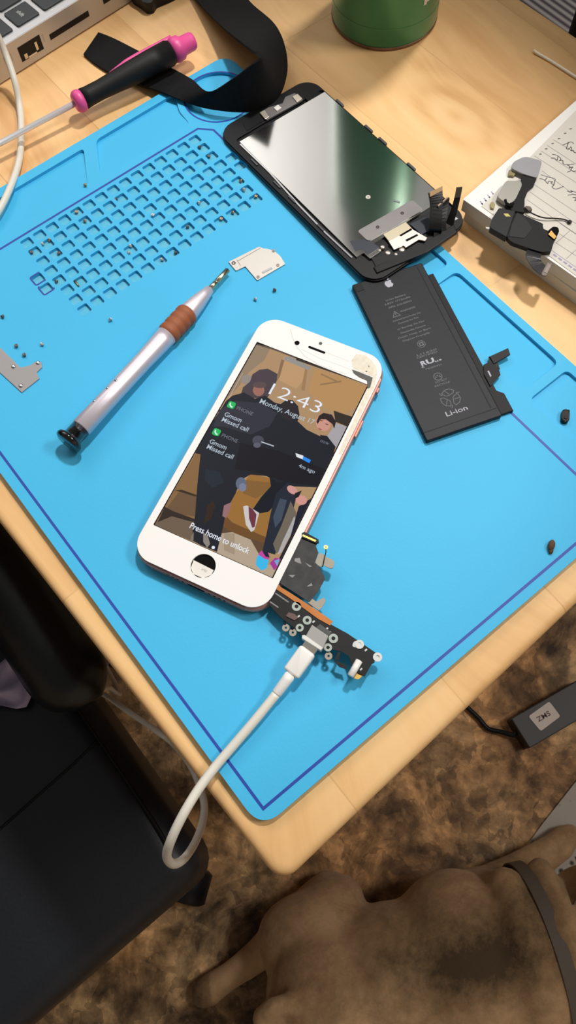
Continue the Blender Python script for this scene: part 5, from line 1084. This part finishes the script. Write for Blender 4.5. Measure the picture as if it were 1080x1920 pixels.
# ================================================================== LIGHT, WORLD, CAMERA
def area(name, loc, target, sx, sy, watts, col):
    l = bpy.data.lights.new(name, 'AREA'); l.shape = 'RECTANGLE'; l.size = sx; l.size_y = sy; l.energy = watts; l.color = col
    o = bpy.data.objects.new(name, l); COL.objects.link(o); o.location = loc
    o.rotation_euler = (Vector(target) - Vector(loc)).to_track_quat('-Z', 'Y').to_euler(); return o
TG = Vector((0.15, 0.15, 0.75))
def sky_dir(hx, hy, elev, dist):
    h = Vector((hx, hy, 0)).normalized(); e = math.radians(elev); return TG + (h * math.cos(e) + Vector((0, 0, 1)) * math.sin(e)) * dist
sl = bpy.data.lights.new('desk_spot_lamp', 'SPOT'); sl.energy = 61; sl.color = (1.0, 0.97, 0.92); sl.shadow_soft_size = 0.06; sl.spot_size = math.radians(20.0); sl.spot_blend = 0.3
so_ = bpy.data.objects.new('desk_spot_lamp', sl); COL.objects.link(so_); SPT = Vector((0.11, 0.215, 0.75)); so_.location = SPT + Vector((0.418, 0.124, 0.90)) * 1.5
so_.rotation_euler = (SPT - so_.location).to_track_quat('-Z', 'Y').to_euler()
area('ceiling_lamp_right', sky_dir(0.82, -0.57, 52, 1.9), TG, 0.45, 0.25, 13, (1.0, 0.95, 0.88))
w = bpy.data.worlds.new('room light'); w.use_nodes = True; SC.world = w
wn = w.node_tree; bg = wn.nodes['Background']; tcw = wn.nodes.new('ShaderNodeTexCoord')
dt = wn.nodes.new('ShaderNodeVectorMath'); dt.operation = 'DOT_PRODUCT'; wn.links.new(tcw.outputs['Generated'], dt.inputs[0]); dt.inputs[1].default_value = Vector((0.1, 0.79, 0.6)).normalized()
mxw = wn.nodes.new('ShaderNodeMath'); mxw.operation = 'MAXIMUM'; wn.links.new(dt.outputs['Value'], mxw.inputs[0]); mxw.inputs[1].default_value = 0.0
pw = wn.nodes.new('ShaderNodeMath'); pw.operation = 'POWER'; wn.links.new(mxw.outputs[0], pw.inputs[0]); pw.inputs[1].default_value = 20.0
ma = wn.nodes.new('ShaderNodeMath'); ma.operation = 'MULTIPLY_ADD'; wn.links.new(pw.outputs[0], ma.inputs[0]); ma.inputs[1].default_value = 4.3; ma.inputs[2].default_value = 0.14
bg.inputs['Color'].default_value = (1.0, 0.97, 0.93, 1); wn.links.new(ma.outputs[0], bg.inputs['Strength'])

cam = bpy.data.cameras.new('camera'); co = bpy.data.objects.new('camera', cam); COL.objects.link(co)
cam.sensor_fit = 'VERTICAL'; cam.sensor_height = 36.0; cam.lens = F_PX / 1920.0 * 36.0; cam.clip_start = 0.01; cam.clip_end = 50
r_, d_, f_ = Vector(ROT[0]), Vector(ROT[1]), Vector(ROT[2])
mw = Matrix(((r_.x, -d_.x, -f_.x, CAM.x * 0.001), (r_.y, -d_.y, -f_.y, CAM.y * 0.001), (r_.z, -d_.z, -f_.z, CAM.z * 0.001), (0, 0, 0, 1)))
co.matrix_world = mw; SC.camera = co
SC.view_settings.view_transform = 'Standard'; SC.view_settings.look = 'None'; SC.view_settings.exposure = 0.0; SC.view_settings.gamma = 1.0; SC.view_settings.use_curve_mapping = False
